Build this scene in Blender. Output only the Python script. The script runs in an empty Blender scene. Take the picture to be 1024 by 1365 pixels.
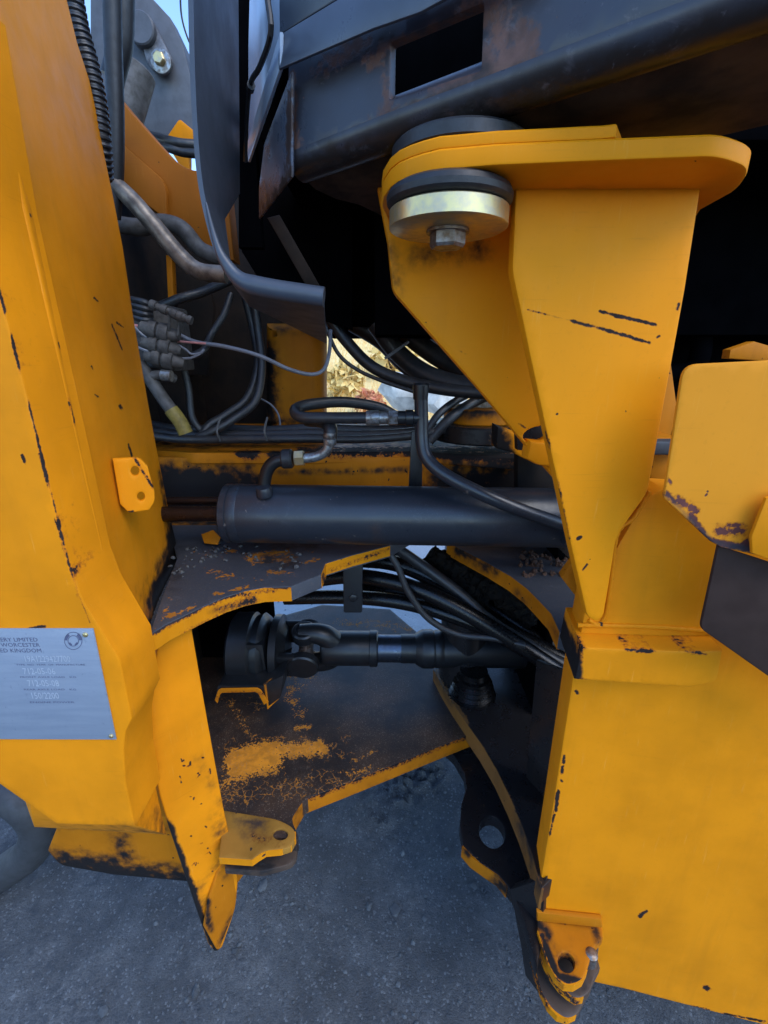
import bpy, bmesh, math, random
import numpy as np
from mathutils import Vector, noise
from mathutils.geometry import delaunay_2d_cdt
random.seed(7); RNG = np.random.default_rng(7)
R = math.radians
scn = bpy.context.scene
COL = scn.collection

# ------------------------------------------------------------------ camera, sky, sun, exposure
EYE, PITCH, FOC, W, H = 1.5, R(19.0), 600.0, 1024, 1365
cd = bpy.data.cameras.new('camera'); cam = bpy.data.objects.new('camera', cd); COL.objects.link(cam)
cam.location = (0, 0, EYE); cam.rotation_euler = (R(90) - PITCH, 0, 0)
cd.sensor_fit = 'VERTICAL'; cd.sensor_height = 36.0; cd.lens = 36.0 * FOC / H
cd.clip_start = 0.02; cd.clip_end = 600
scn.camera = cam

SUN_EL, SUN_ROT = R(48), R(133)
w = bpy.data.worlds.new('World'); scn.world = w; w.use_nodes = True
nt = w.node_tree; bg = nt.nodes['Background']
sky = nt.nodes.new('ShaderNodeTexSky'); sky.sky_type = 'NISHITA'; sky.sun_disc = False
sky.sun_elevation = SUN_EL; sky.sun_rotation = SUN_ROT; sky.air_density = 1.0; sky.dust_density = .1; sky.ozone_density = 6.0
nt.links.new(sky.outputs['Color'], bg.inputs['Color']); bg.inputs['Strength'].default_value = 0.15
sl = bpy.data.lights.new('sun', 'SUN'); sl.energy = 0.75; sl.angle = R(40); sl.color = (1.0, 0.95, 0.86)
so = bpy.data.objects.new('sun', sl); COL.objects.link(so)
sdir = Vector((math.sin(SUN_ROT) * math.cos(SUN_EL), math.cos(SUN_ROT) * math.cos(SUN_EL), math.sin(SUN_EL)))
so.rotation_euler = sdir.to_track_quat('Z', 'Y').to_euler(); so.location = sdir * 20
scn.view_settings.view_transform = 'Standard'; scn.view_settings.look = 'None'
scn.view_settings.exposure = 1.65; scn.view_settings.gamma = 1.0

# ------------------------------------------------------------------ survey: sight lines of the photograph met with real planes
S_, C_ = math.sin(PITCH), math.cos(PITCH)
def ray(u, v):
    a, b = (u - 512) / FOC, -(v - 682.5) / FOC
    return Vector((a, C_ + b * S_, -S_ + b * C_))
O_ = Vector((0, 0, EYE))
class PL:
    def __init__(s, p, n): s.p = Vector(p); s.n = Vector(n).normalized()
    def hit(s, u, v):
        d = ray(u, v); return O_ + d * ((s.p - O_).dot(s.n) / d.dot(s.n))
    def off(s, d): return PL(s.p + s.n * d, s.n)
def Yp(y, yaw=0.0): return PL((0, y, 0), (-math.sin(R(yaw)), -math.cos(R(yaw)), 0))   # faces the viewer
def Zup(z): return PL((0, 0, z), (0, 0, 1))
def Zdn(z): return PL((0, 0, z), (0, 0, -1))
def at(u, v, y): return Yp(y).hit(u, v)
def px(p):
    d = p - O_
    dep = d.y * C_ - d.z * S_; up = d.y * S_ + d.z * C_
    return (512 + FOC * d.x / dep, 682.5 - FOC * up / dep)

# ------------------------------------------------------------------ objects
WL = {}
def thing(name, label, cat, loc=(0, 0, 0), group=None):
    o = bpy.data.objects.new(name, None); COL.objects.link(o); o.location = loc
    o.empty_display_size = 0.1
    o['label'] = label; o['category'] = cat
    if group: o['group'] = group
    WL[o.name] = Vector(loc); return o
def tag(o, label=None, cat=None, group=None, kind=None):
    if label: o['label'] = label
    if cat: o['category'] = cat
    if group: o['group'] = group
    if kind: o['kind'] = kind
    return o
def link(name, verts, faces, mat, parent=None, attrs=None, sharp=31.5, flat=False):
    V = np.array([tuple(v) for v in verts], dtype=float)
    if parent is not None: loc = WL[parent.name]
    else: loc = Vector(((V[:, 0].min() + V[:, 0].max()) / 2, (V[:, 1].min() + V[:, 1].max()) / 2, V[:, 2].min()))
    V = V - np.array(loc)
    me = bpy.data.meshes.new(name); me.from_pydata(V.tolist(), [], faces)
    if attrs:
        for k, vals in attrs.items():
            a = me.attributes.new(k, 'FLOAT', 'POINT'); a.data.foreach_set('value', np.asarray(vals, dtype=np.float32))
    bm = bmesh.new(); bm.from_mesh(me); bmesh.ops.recalc_face_normals(bm, faces=bm.faces); bm.to_mesh(me); bm.free()
    if not flat:
        me.shade_smooth(); me.set_sharp_from_angle(angle=R(sharp))
    me.materials.append(mat)
    o = bpy.data.objects.new(name, me); COL.objects.link(o)
    if parent is not None: o.parent = parent
    else: o.location = loc
    WL[o.name] = Vector(loc); return o

class MB:
    """collects shapes that make ONE mesh"""
    def __init__(s): s.v = []; s.f = []
    def add(s, v, f):
        n = len(s.v); s.v += [Vector(p) for p in v]; s.f += [[i + n for i in q] for q in f]; return s
    def tube(s, pts, r, n=12, smooth=True, step=7, cap=True, ribs=None):
        P = spline(pts, step) if smooth and len(pts) > 2 else [Vector(p) for p in pts]
        if ribs: P = resample(P, ribs)
        m = len(P); v = []; f = []
        t0 = (P[1] - P[0]).normalized(); a = t0.orthogonal().normalized()
        for i, p in enumerate(P):
            t = (P[min(i + 1, m - 1)] - P[max(i - 1, 0)]).normalized()
            a = (a - t * a.dot(t)).normalized(); b = t.cross(a)
            rr = r(i / (m - 1)) if callable(r) else r
            if ribs: rr *= 1.0 if (i // 2) % 2 else 0.84
            for k in range(n):
                an = 2 * math.pi * k / n; v.append(p + (a * math.cos(an) + b * math.sin(an)) * rr)
        for i in range(m - 1):
            for k in range(n):
                f.append([i * n + k, i * n + (k + 1) % n, (i + 1) * n + (k + 1) % n, (i + 1) * n + k])
        if cap: f.append(list(range(n))[::-1]); f.append([(m - 1) * n + k for k in range(n)])
        return s.add(v, f)
    def lathe(s, p0, axis, prof, n=36):
        p0 = Vector(p0); t = Vector(axis).normalized(); a = t.orthogonal().normalized(); b = t.cross(a)
        v = []; f = []
        for (h, r) in prof:
            for k in range(n):
                an = 2 * math.pi * k / n; v.append(p0 + t * h + (a * math.cos(an) + b * math.sin(an)) * max(r, 1e-5))
        m = len(prof)
        for i in range(m - 1):
            for k in range(n): f.append([i * n + k, i * n + (k + 1) % n, (i + 1) * n + (k + 1) % n, (i + 1) * n + k])
        f.append(list(range(n))[::-1]); f.append([(m - 1) * n + k for k in range(n)])
        return s.add(v, f)
    def box(s, c, ex, ey, ez, bev=0.002):
        """centre and three half-axis vectors"""
        c, ex, ey, ez = Vector(c), Vector(ex), Vector(ey), Vector(ez)
        bm = bmesh.new(); bmesh.ops.create_cube(bm, size=2)
        L = (ex.length, ey.length, ez.length)
        for q in bm.verts: q.co = Vector((q.co.x * L[0], q.co.y * L[1], q.co.z * L[2]))
        if bev: bmesh.ops.bevel(bm, geom=bm.edges[:], offset=min(bev, min(L) * .6), segments=2, affect='EDGES', profile=.5)
        bm.verts.index_update()
        xs, ys, zs = ex.normalized(), ey.normalized(), ez.normalized()
        v = [c + xs * q.co.x + ys * q.co.y + zs * q.co.z for q in bm.verts]; f = [[q.index for q in fc.verts] for fc in bm.faces]
        bm.free(); return s.add(v, f)
    def abox(s, x0, x1, y0, y1, z0, z1, bev=.003):
        return s.box(((x0 + x1) / 2, (y0 + y1) / 2, (z0 + z1) / 2), ((x1 - x0) / 2, 0, 0), (0, (y1 - y0) / 2, 0), (0, 0, (z1 - z0) / 2), bev)
    def build(s, name, mat, parent=None, wear=None, grime=None, **k):
        at_ = {}
        if wear: at_['wear'] = stroke_vals(s.v, wear)
        if grime: at_['grime'] = stroke_vals(s.v, grime)
        return link(name, s.v, s.f, mat, parent, at_ or None, **k)

def spline(pts, step=7):
    P = [Vector(p) for p in pts]; P = [P[0] * 2 - P[1]] + P + [P[-1] * 2 - P[-2]]; out = []
    for i in range(1, len(P) - 2):
        a, b, c, d = P[i - 1:i + 3]
        for k in range(step):
            t = k / step
            out.append(.5 * ((2 * b) + (c - a) * t + (2 * a - 5 * b + 4 * c - d) * t * t + (3 * b - a - 3 * c + d) * t ** 3))
    out.append(P[-2]); return out
def resample(P, d):
    out = [P[0]]; acc = 0
    for i in range(1, len(P)):
        a, b = P[i - 1], P[i]; L = (b - a).length; t = d - acc
        while t <= L: out.append(a.lerp(b, t / L)); t += d
        acc = L - (t - d)
    return out
def stroke_vals(V, strokes):
    """how worn / dirty the metal is round a few worn lines and patches"""
    Q = np.array([px(Vector(p)) for p in V]); out = np.zeros(len(Q))
    for st in strokes:
        u0, v0, u1, v1, r = st[:5]; s = st[5] if len(st) > 5 else 1.0
        a = np.array([u0, v0], float); d = np.array([u1 - u0, v1 - v0], float); L2 = max(d @ d, 1e-9)
        t = np.clip(((Q - a) @ d) / L2, 0, 1); dist = np.linalg.norm(Q - a - t[:, None] * d, axis=1)
        out = np.maximum(out, s * np.clip(1 - dist / r, 0, 1))
    return out
def chain(pts, r, s=1.0): return [(a[0], a[1], b[0], b[1], r, s) for a, b in zip(pts[:-1], pts[1:])]
def fillet(pts):
    out = []; n = len(pts)
    for i, p in enumerate(pts):
        r = p[2] if len(p) > 2 else 0
        c = np.array(p[:2], float)
        if r <= 0: out.append(tuple(c)); continue
        a = np.array(pts[i - 1][:2], float) - c; b = np.array(pts[(i + 1) % n][:2], float) - c
        la, lb = np.linalg.norm(a), np.linalg.norm(b); k = min(r, la * .48, lb * .48)
        A, B = c + a / la * k, c + b / lb * k
        for t in np.linspace(0, 1, 7): out.append(tuple((1 - t) ** 2 * A + 2 * t * (1 - t) * c + t * t * B))
    return out
def inside(poly, X, Y):
    r = np.zeros(len(X), bool); n = len(poly)
    for i in range(n):
        x0, y0 = poly[i]; x1, y1 = poly[(i + 1) % n]
        c = ((y0 > Y) != (y1 > Y)) & (X < (x1 - x0) * (Y - y0) / ((y1 - y0) or 1e-12) + x0); r ^= c
    return r
def circ(u, v, a, b=None, n=20, rot=0):
    b = b or a; c, s = math.cos(rot), math.sin(rot)
    return [(u + a * math.cos(t) * c - b * math.sin(t) * s, v + a * math.cos(t) * s + b * math.sin(t) * c) for t in np.linspace(0, 2 * math.pi, n, endpoint=False)]

def plate(name, mat, pts, plane, th, parent, holes=(), bev=.0018, wear=None, grime=None, h=None, back=0.0, segs=2, warp=0.0, cat=None, label=None):
    """a real plate: outline on its face, thickness behind the face, rounded arrises, holes cut through"""
    n = plane.n; e1 = n.orthogonal().normalized(); e2 = n.cross(e1)
    to2 = lambda P: np.array([((q - plane.p).dot(e1), (q - plane.p).dot(e2)) for q in P])
    loops = []
    for lp in [fillet(pts)] + [list(q) for q in holes]:
        L = to2([plane.hit(*q) for q in lp])
        if h:
            out = []
            for i in range(len(L)):
                a, b = L[i], L[(i + 1) % len(L)]; k = max(1, int(np.linalg.norm(b - a) / (h * 1.2)))
                for j in range(k): out.append(a + (b - a) * j / k)
            L = np.array(out)
        keep = [i for i in range(len(L)) if np.linalg.norm(L[i] - L[i - 1]) > 1e-5]; L = L[keep]
        ar = 0.5 * np.sum(L[:, 0] * np.roll(L[:, 1], -1) - np.roll(L[:, 0], -1) * L[:, 1])
        want = 1 if not loops else -1
        if ar * want < 0: L = L[::-1]
        loops.append(L)
    def inset(L, d):
        e = np.roll(L, -1, 0) - L; e /= np.linalg.norm(e, axis=1)[:, None]; nn = np.stack([-e[:, 1], e[:, 0]], 1)
        m = nn + np.roll(nn, 1, 0); k = 1 + np.sum(nn * np.roll(nn, 1, 0), 1)
        return L + m / np.maximum(k, .5)[:, None] * d
    b = min(bev, th * .45)
    rings = [(b, 0)] + [(b * (1 - math.sin(math.pi / 2 * i / segs)), b * (1 - math.cos(math.pi / 2 * i / segs))) for i in range(1, segs + 1)]
    hk = .15 if bev > .006 else 1.0
    if segs == 1: rings = [(b, 0), (0, b)]
    rings += [(0, th - b), (b, th)]
    V = []; F = []; idx = []
    for L in loops:
        ids = []
        for (ins, dz) in rings:
            Q = inset(L, ins * (hk if len(idx) else 1)) if ins > 0 else L
            s0 = len(V); V += [(q[0], q[1], -dz) for q in Q]; ids.append(range(s0, s0 + len(Q)))
        idx.append(ids)
        for a, c in zip(ids[:-1], ids[1:]):
            m = len(a)
            for i in range(m): F.append([a[i], c[i], c[(i + 1) % m], a[(i + 1) % m]])
    polys = [np.array([V[i][:2] for i in ids[0]]) for ids in idx]
    for side in (0, -1):
        src = []; P2 = []; E = []
        for ids in idx:
            s0 = len(P2); m = len(ids[side]); src += list(ids[side]); P2 += [Vector(V[i][:2]) for i in ids[side]]
            E += [(s0 + i, s0 + (i + 1) % m) for i in range(m)]
        if h and side == 0:
            lo, hi = polys[0].min(0), polys[0].max(0)
            gx, gy = np.meshgrid(np.arange(lo[0], hi[0], h), np.arange(lo[1], hi[1], h)); gx = gx.ravel(); gy = gy.ravel()
            gx = gx + RNG.uniform(-.3, .3, len(gx)) * h; gy = gy + RNG.uniform(-.3, .3, len(gy)) * h
            ok = inside(polys[0], gx, gy)
            for q in polys[1:]: ok &= ~inside(q, gx, gy)
            B = np.concatenate(polys)
            for i in np.nonzero(ok)[0]:
                if np.min((B[:, 0] - gx[i]) ** 2 + (B[:, 1] - gy[i]) ** 2) > (h * .4) ** 2:
                    P2.append(Vector((gx[i], gy[i]))); src.append(len(V)); V.append((gx[i], gy[i], 0.0))
        if side == 0 and h:
            B = np.concatenate(polys)
            for st in list(wear or []) + list(grime or []):
                r = st[4]
                if r > 26: continue
                sp = max(1.1, r * .38); a0 = np.array(st[:2], float); dd = np.array(st[2:4], float) - a0; L0 = np.linalg.norm(dd); tx = dd / L0 if L0 > 1e-6 else np.array([1.0, 0]); ty = np.array([-tx[1], tx[0]])
                for ka in np.arange(-r, L0 + r, sp):
                    for kb in np.arange(-r, r + .01, sp):
                        q = a0 + tx * (ka + RNG.uniform(-.2, .2) * sp) + ty * (kb + RNG.uniform(-.2, .2) * sp)
                        w_ = to2([plane.hit(*q)])[0]; gx = np.array([w_[0]]); gy = np.array([w_[1]])
                        if inside(polys[0], gx, gy)[0] and not any(inside(z, gx, gy)[0] for z in polys[1:]) and np.min((B[:, 0] - gx) ** 2 + (B[:, 1] - gy) ** 2) > 4e-7:
                            P2.append(Vector(w_)); src.append(len(V)); V.append((w_[0], w_[1], 0.0))
        vo, _, fo, ov, _, _ = delaunay_2d_cdt(P2, E, [], 0, 1e-7, True)
        mp = []
        for q, o in zip(vo, ov):
            if o: mp.append(src[o[0]])
            else: mp.append(len(V)); V.append((q.x, q.y, 0.0 if side == 0 else -th))
        cx = np.array([sum(vo[i].x for i in f) / 3 for f in fo]); cy = np.array([sum(vo[i].y for i in f) / 3 for f in fo])
        ok = inside(polys[0], cx, cy)
        for q in polys[1:]: ok &= ~inside(q, cx, cy)
        for f, k in zip(fo, ok):
            if k and abs((vo[f[1]] - vo[f[0]]).cross(vo[f[2]] - vo[f[0]])) > 2.5e-8:
                q = [mp[i] for i in f]; F.append(q if side == 0 else q[::-1])
    V3 = [plane.p + e1 * a + e2 * c + n * d for a, c, d in V]
    if warp:
        V3 = [p + n * (noise.noise(p * 9) * warp) for p in V3]
    A = {}
    if wear: A['wear'] = stroke_vals(V3, wear)
    if grime: A['grime'] = stroke_vals(V3, grime)
    o = link(name, V3, F, mat, parent, A or None)
    if label: o['label'] = label
    if cat: o['category'] = cat
    return o

# ------------------------------------------------------------------ materials
class NT:
    def __init__(s, name):
        s.m = bpy.data.materials.new(name); s.m.use_nodes = True; s.t = s.m.node_tree; s.bsdf = s.t.nodes['Principled BSDF']
        s.tc = s.t.nodes.new('ShaderNodeTexCoord').outputs['Object']
    def n(s, typ, ins=None, **kw):
        q = s.t.nodes.new(typ)
        for k, v in kw.items(): setattr(q, k, v)
        for k, v in (ins or {}).items():
            if isinstance(v, bpy.types.NodeSocket): s.t.links.new(v, q.inputs[k])
            else: q.inputs[k].default_value = v
        return q
    def math(s, op, a, b=0.0, c=None, clamp=False):
        ins = {0: a, 1: b}
        if c is not None: ins[2] = c
        return s.n('ShaderNodeMath', ins, operation=op, use_clamp=clamp).outputs[0]
    def noise(s, scale, detail=4, rough=.55, vec=None, dist=0.0):
        return s.n('ShaderNodeTexNoise', {'Vector': vec or s.tc, 'Scale': scale, 'Detail': detail, 'Roughness': rough, 'Distortion': dist}).outputs['Fac']
    def ramp(s, x, lo, hi): return s.n('ShaderNodeMapRange', {0: x, 1: lo, 2: hi, 3: 0.0, 4: 1.0}, interpolation_type='SMOOTHSTEP').outputs[0]
    def mix(s, f, a, b):
        q = s.n('ShaderNodeMix', data_type='RGBA')
        for sk, v in ((q.inputs[0], f), (q.inputs[6], a), (q.inputs[7], b)):
            if isinstance(v, bpy.types.NodeSocket): s.t.links.new(v, sk)
            else: sk.default_value = (*v, 1) if isinstance(v, tuple) else v
        return q.outputs[2]
    def attr(s, k): return s.n('ShaderNodeAttribute', attribute_name=k).outputs['Fac']
    def bump(s, h, strength, dist=.001, normal=None):
        ins = {'Height': h, 'Strength': strength, 'Distance': dist}
        if normal: ins['Normal'] = normal
        return s.n('ShaderNodeBump', ins).outputs[0]
    def out(s, col, rough, metal=0.0, normal=None, spec=None):
        for k, v in (('Base Color', col), ('Roughness', rough), ('Metallic', metal), ('Normal', normal), ('Specular IOR Level', spec)):
            if v is None: continue
            if isinstance(v, bpy.types.NodeSocket): s.t.links.new(v, s.bsdf.inputs[k])
            else: s.bsdf.inputs[k].default_value = (*v, 1) if isinstance(v, tuple) else v
        return s.m
    def stretch(s, x, y, z): return s.n('ShaderNodeMapping', {'Vector': s.tc, 'Scale': (x, y, z)}).outputs[0]

def paint(name, base, chip, dirt=(.016, .014, .014), rough=.4, vary=.12, specks=.0, streak=.25, chipscale=170, cracks=False, dust=0.0, dustcol=(.35, .3, .25), spec=.4, soft=.05, base2=None, scuff=0.0, scuffcol=(.13, .13, .15)):
    if max(base) > .3: spec = .10; rough = .5
    t = NT(name)
    nf, nm, nl = t.noise(chipscale, 6, .62), t.noise(38, 5, .6), t.noise(7, 4, .55)
    we, gr = t.attr('wear'), t.attr('grime')
    nz = t.math('ADD', t.math('MULTIPLY', nf, .55), t.math('MULTIPLY', nm, .45))
    amp = t.math('MULTIPLY', we, 3.0, clamp=True)
    val = t.math('ADD', we, t.math('MULTIPLY', t.math('MULTIPLY', t.math('SUBTRACT', nz, .5), 2.4), amp))
    cm = t.ramp(val, .5 - soft, .5 + soft)
    b2 = base2 or tuple(c * (1 - vary * 1.2) for c in base)
    col = t.mix(t.ramp(nl, .3, .75), base, b2)
    st = t.noise(26, 5, .6, t.stretch(1, 1, .09))
    col = t.mix(t.math('MULTIPLY', t.ramp(st, .52, .8), streak), col, tuple(c * .55 + .004 for c in base))
    if specks:
        sp = t.ramp(t.noise(75, 2, .5), .745 - specks * .06, .765 - specks * .06)
        cm = t.math('MAXIMUM', cm, sp)
    if cracks:
        dv = t.n('ShaderNodeVectorMath', {0: t.n('ShaderNodeTexNoise', {'Vector': t.tc, 'Scale': 70.0, 'Detail': 4.0}).outputs['Color'], 1: (.022, .022, .022), 2: t.tc}, operation='MULTIPLY_ADD').outputs[0]
        vo = t.n('ShaderNodeTexVoronoi', {'Vector': dv, 'Scale': 62.0}, feature='DISTANCE_TO_EDGE').outputs['Distance']
        cr = t.math('MULTIPLY', t.ramp(vo, .045, .02), t.ramp(t.math('ADD', gr, t.math('MULTIPLY', t.math('SUBTRACT', nm, .5), 1.6)), .45, .6))
        cm = t.math('MAXIMUM', cm, t.math('MULTIPLY', t.math('MULTIPLY', cr, .8), t.ramp(nm, .42, .56)))
    if max(base) > .3:
        halo = t.math('MULTIPLY', t.ramp(val, .18, .5), .7)
        col = t.mix(halo, col, (base[0] * .45, base[1] * .33, .012))
        scr = t.noise(30, 3, .6, t.stretch(14, 14, .6)); scr2 = t.noise(26, 3, .6, t.stretch(.5, .5, 13))
        col = t.mix(t.math('MULTIPLY', t.ramp(scr, .63, .74), .13), col, (.86, .50, .14))
        col = t.mix(t.math('MULTIPLY', t.math('MULTIPLY', t.ramp(scr2, .60, .72), t.ramp(nl, .42, .6)), .16), col, (base[0] * .5, base[1] * .45, .01))
        col = t.mix(t.math('MULTIPLY', t.ramp(nf, .57, .72), .10), col, (base[0] * .45, base[1] * .4, .01))
    ccol = t.mix(t.ramp(nm, .35, .65), chip, tuple(c * .62 for c in chip))
    col = t.mix(cm, col, ccol)
    if not cracks:
        gm = t.ramp(t.math('ADD', gr, t.math('MULTIPLY', t.math('MULTIPLY', t.math('SUBTRACT', nm, .5), 1.7), t.math('MULTIPLY', gr, 2.0, clamp=True))), .12, .85)
        col = t.mix(gm, col, dirt)
    if scuff:
        sc = t.math('MULTIPLY', t.ramp(t.noise(48, 9, .72, None, .6), .54, .70), t.ramp(t.noise(9, 3, .6), .42, .62))
        col = t.mix(t.math('MULTIPLY', sc, scuff), col, scuffcol)
        s2 = t.ramp(t.noise(22, 4, .6, t.stretch(9, 1.2, 9)), .66, .74); col = t.mix(t.math('MULTIPLY', s2, scuff * .6), col, scuffcol)
    if dust:
        du = t.math('MULTIPLY', t.math('MULTIPLY', t.ramp(t.noise(330, 3, .75), .56, .68), t.ramp(nl, .25, .7)), dust)
        col = t.mix(du, col, dustcol)
    ro = t.math('ADD', t.math('MULTIPLY', t.math('SUBTRACT', nm, .5), .35), rough)
    ro = t.math('ADD', ro, t.math('MULTIPLY', cm, .25), clamp=True)
    hgt = t.math('ADD', t.math('MULTIPLY', cm, -.6), t.math('MULTIPLY', nm, .25))
    nrm = t.bump(hgt, .35, .0012)
    nrm = t.bump(t.noise(110, 2, .5), .06, .001, nrm)
    return t.out(col, ro, 0.0, nrm, spec)

def plain(name, col, rough=.5, metal=0.0, vary=.35, scale=60, bump=.15, col2=None, spec=.5):
    t = NT(name); nm = t.noise(scale, 5, .6)
    c = t.mix(t.ramp(nm, .35, .7), col, col2 or tuple(x * (1 - vary) for x in col))
    return t.out(c, t.math('ADD', t.math('MULTIPLY', t.math('SUBTRACT', nm, .5), .4), rough, clamp=True), metal, t.bump(t.noise(scale * 3, 4, .6), bump, .001), spec)

YEL = (.79, .258, .006); PRIMER = (.034, .024, .021)
M = {}
M['yellow'] = paint('yellow_paint', YEL, PRIMER, specks=.0, rough=.42, vary=.18)
M['yellow_clean'] = paint('yellow_paint_cleaner', (.80, .265, .005), PRIMER, specks=.1, streak=.12, rough=.4, vary=.06)
M['yellow_faded'] = paint('faded_yellow_paint', (.74, .265, .016), (.17, .06, .05), specks=.1, streak=.1, rough=.55, vary=.08, dirt=(.05, .04, .045))
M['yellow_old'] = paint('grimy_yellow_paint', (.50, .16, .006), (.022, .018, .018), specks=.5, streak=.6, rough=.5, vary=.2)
M['deck'] = paint('dark_worn_deck', (.058, .062, .074), (.55, .19, .012), dirt=(.02, .018, .02), specks=0, streak=0, rough=.5, chipscale=130, dust=.4, dustcol=(.3, .2, .1), spec=.35, scuff=.5, scuffcol=(.13, .13, .15))
M['deck_black'] = paint('black_oily_plate', (.013, .010, .010), (.72, .25, .008), specks=0, streak=0, rough=.5, chipscale=230, cracks=True, dust=.9, dustcol=(.26, .19, .14), spec=.45, base2=(.066, .034, .018))
M['oily'] = paint('oily_black_steel', (.012, .011, .012), (.16, .075, .02), specks=0, streak=.2, rough=.3, dust=.2, dustcol=(.1, .09, .08), spec=.4, scuff=.4, scuffcol=(.035, .026, .02))
M['cab_steel'] = paint('cab_beam_steel', (.036, .041, .056), (.15, .068, .045), dirt=(.016, .010, .008), specks=.1, streak=.2, rough=.33, chipscale=110, spec=.5, soft=.2, base2=(.036, .026, .028), scuff=.8, scuffcol=(.12, .105, .115))
M['cab_sheet'] = plain('dark_grey_sheet', (.040, .050, .070), .32, 0, .25, 24, .05)
M['guard'] = plain('slate_guard_sheet', (.046, .055, .074), .4, 0, .15, 24, .05)
M['panel_blue'] = paint('worn_slate_panel', (.10, .12, .165), (.07, .035, .025), dirt=(.03, .017, .011), specks=.2, streak=.2, rough=.3, chipscale=110, spec=.6, soft=.14, scuff=.6, scuffcol=(.2, .22, .27))
M['fascia'] = plain('slate_fascia', (.06, .075, .105), .32, 0, .2, 20, .05)
M['cyl'] = paint('cylinder_paint', (.018, .022, .030), (.18, .15, .13), dirt=(.05, .028, .02), specks=.25, streak=.1, rough=.34, chipscale=120, spec=.55, scuff=.35, scuffcol=(.075, .08, .095), dust=.25, dustcol=(.12, .12, .13))
M['shaft'] = plain('shaft_black', (.010, .011, .013), .38, 0, .4, 45, .12)
M['polished'] = plain('polished_steel', (.085, .10, .13), .32, .9, .25, 60, .05)
M['zinc'] = plain('zinc_plated_steel', (.66, .50, .22), .36, .85, .25, 90, .1, (.50, .41, .27))
M['bolt'] = plain('dull_bolt_steel', (.30, .27, .25), .42, .8, .4, 120, .2, (.17, .11, .07))
M['fitting'] = plain('grey_fitting_steel', (.33, .34, .34), .38, .75, .45, 110, .2, (.14, .11, .09))
M['rubber'] = plain('black_rubber', (.018, .018, .020), .5, 0, .4, 70, .15)
M['hose'] = plain('black_hose_rubber', (.016, .017, .020), .42, 0, .45, 90, .2, (.030, .028, .027))
M['hose_dusty'] = plain('dusty_grey_hose', (.075, .072, .070), .6, 0, .4, 60, .2, (.04, .036, .033))
M['hose_oily'] = plain('oily_hose_rubber', (.0035, .0035, .004), .3, 0, .3, 130, .3, spec=.4)
M['pipe_brown'] = plain('weathered_pipe', (.22, .185, .15), .42, .35, .5, 40, .15, (.07, .055, .045))
M['sleeve'] = plain('olive_yellow_sleeve', (.24, .18, .035), .6, 0, .4, 70, .2)
M['void'] = plain('unlit_black_steel', (.0025, .0025, .003), .9, 0, .3, 20, .1, spec=.0)  # near black without specular: shade of the recesses put into the colour
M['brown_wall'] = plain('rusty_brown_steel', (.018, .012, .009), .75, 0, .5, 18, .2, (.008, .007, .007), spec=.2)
M['under'] = plain('rusty_underside', (.075, .045, .028), .75, 0, .5, 16, .3, (.02, .015, .013), spec=.2)
M['rod'] = plain('brown_oiled_rod', (.03, .015, .011), .3, .5, .4, 30, .05)
M['wire_white'] = plain('grey_wire', (.16, .17, .20), .5, 0, .2, 80, .0)
M['wire_pink'] = plain('pink_wire', (.55, .22, .20), .5, 0, .2, 80, .0)
M['valve'] = plain('dusty_valve_metal', (.085, .078, .072), .65, .1, .5, 90, .35, (.04, .036, .034))
M['tie'] = plain('pale_cable_tie', (.10, .10, .10), .5)
M['orange'] = paint('orange_support_paint', (.31, .095, .008), PRIMER, specks=.2, streak=.3, rough=.5, vary=.15)  # yellow paint darkened to orange brown; the support's shade is in the colour
M['ear'] = paint('worn_yellow_ear', (.34, .165, .030), (.05, .035, .03), dirt=(.05, .033, .025), specks=.3, streak=.2, rough=.5, vary=.4)
M['grease'] = plain('matted_grease', (.004, .004, .004), .8, 0, .6, 80, .6, (.014, .010, .007), spec=.1)
M['brown_metal'] = paint('bare_brown_steel', (.075, .050, .036), (.04, .03, .03), specks=.3, streak=.2, rough=.5, vary=.2)
M['grey_rubber'] = plain('grey_dusty_rubber', (.040, .043, .048), .6, 0, .3, 40, .2)
M['box_dark'] = plain('dark_plum_sheet', (.050, .031, .025), .85, 0, .2, 26, .08, spec=.04)
M['boom'] = plain('boom_grey', (.085, .088, .10), .5, 0, .25, 30, .15)
M['plate_alu'] = None
M['retainer'] = plain('scuffed_grey_steel', (.17, .17, .18), .5, .3, .5, 60, .3, (.07, .07, .08))
M['ink'] = plain('dark_print', (.09, .10, .17), .6, 0, .1, 100, 0)
M['stamp'] = plain('raised_stamping', (.46, .51, .59), .45, .2, .1, 100, 0)
M['brown_edge'] = paint('oil_stained_edge', (.20, .085, .018), (.02, .016, .016), specks=.5, streak=.5, rough=.5, vary=.25)
M['rust'] = plain('flaking_rust', (.11, .045, .02), .8, 0, .5, 260, .6, (.02, .014, .012))
def glassm():
    t = NT('cab_glass'); t.bsdf.inputs['Transmission Weight'].default_value = .0
    return t.out((.42, .50, .62), .2, 0.0, None, .9)  # opaque pale blue: the sky's reflection is put into the base colour
M['glass'] = glassm()  # not glass: opaque pale sheet for the sky's reflection
def alu():
    t = NT('data_plate_metal'); n1 = t.noise(30, 5, .6, t.stretch(.3, 1, 3)); n2 = t.noise(120, 4, .6)
    c = t.mix(t.ramp(n1, .3, .7), (.29, .34, .42), (.25, .30, .38)); c = t.mix(t.math('MULTIPLY', t.ramp(n2, .62, .75), .4), c, (.12, .15, .2))
    return t.out(c, t.math('ADD', t.math('MULTIPLY', n2, .3), .32), .35, t.bump(n2, .1, .0006))
M['plate_alu'] = alu()
GY = -(-260 + 260) / 2  # the ground sheet is centred on the origin
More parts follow.
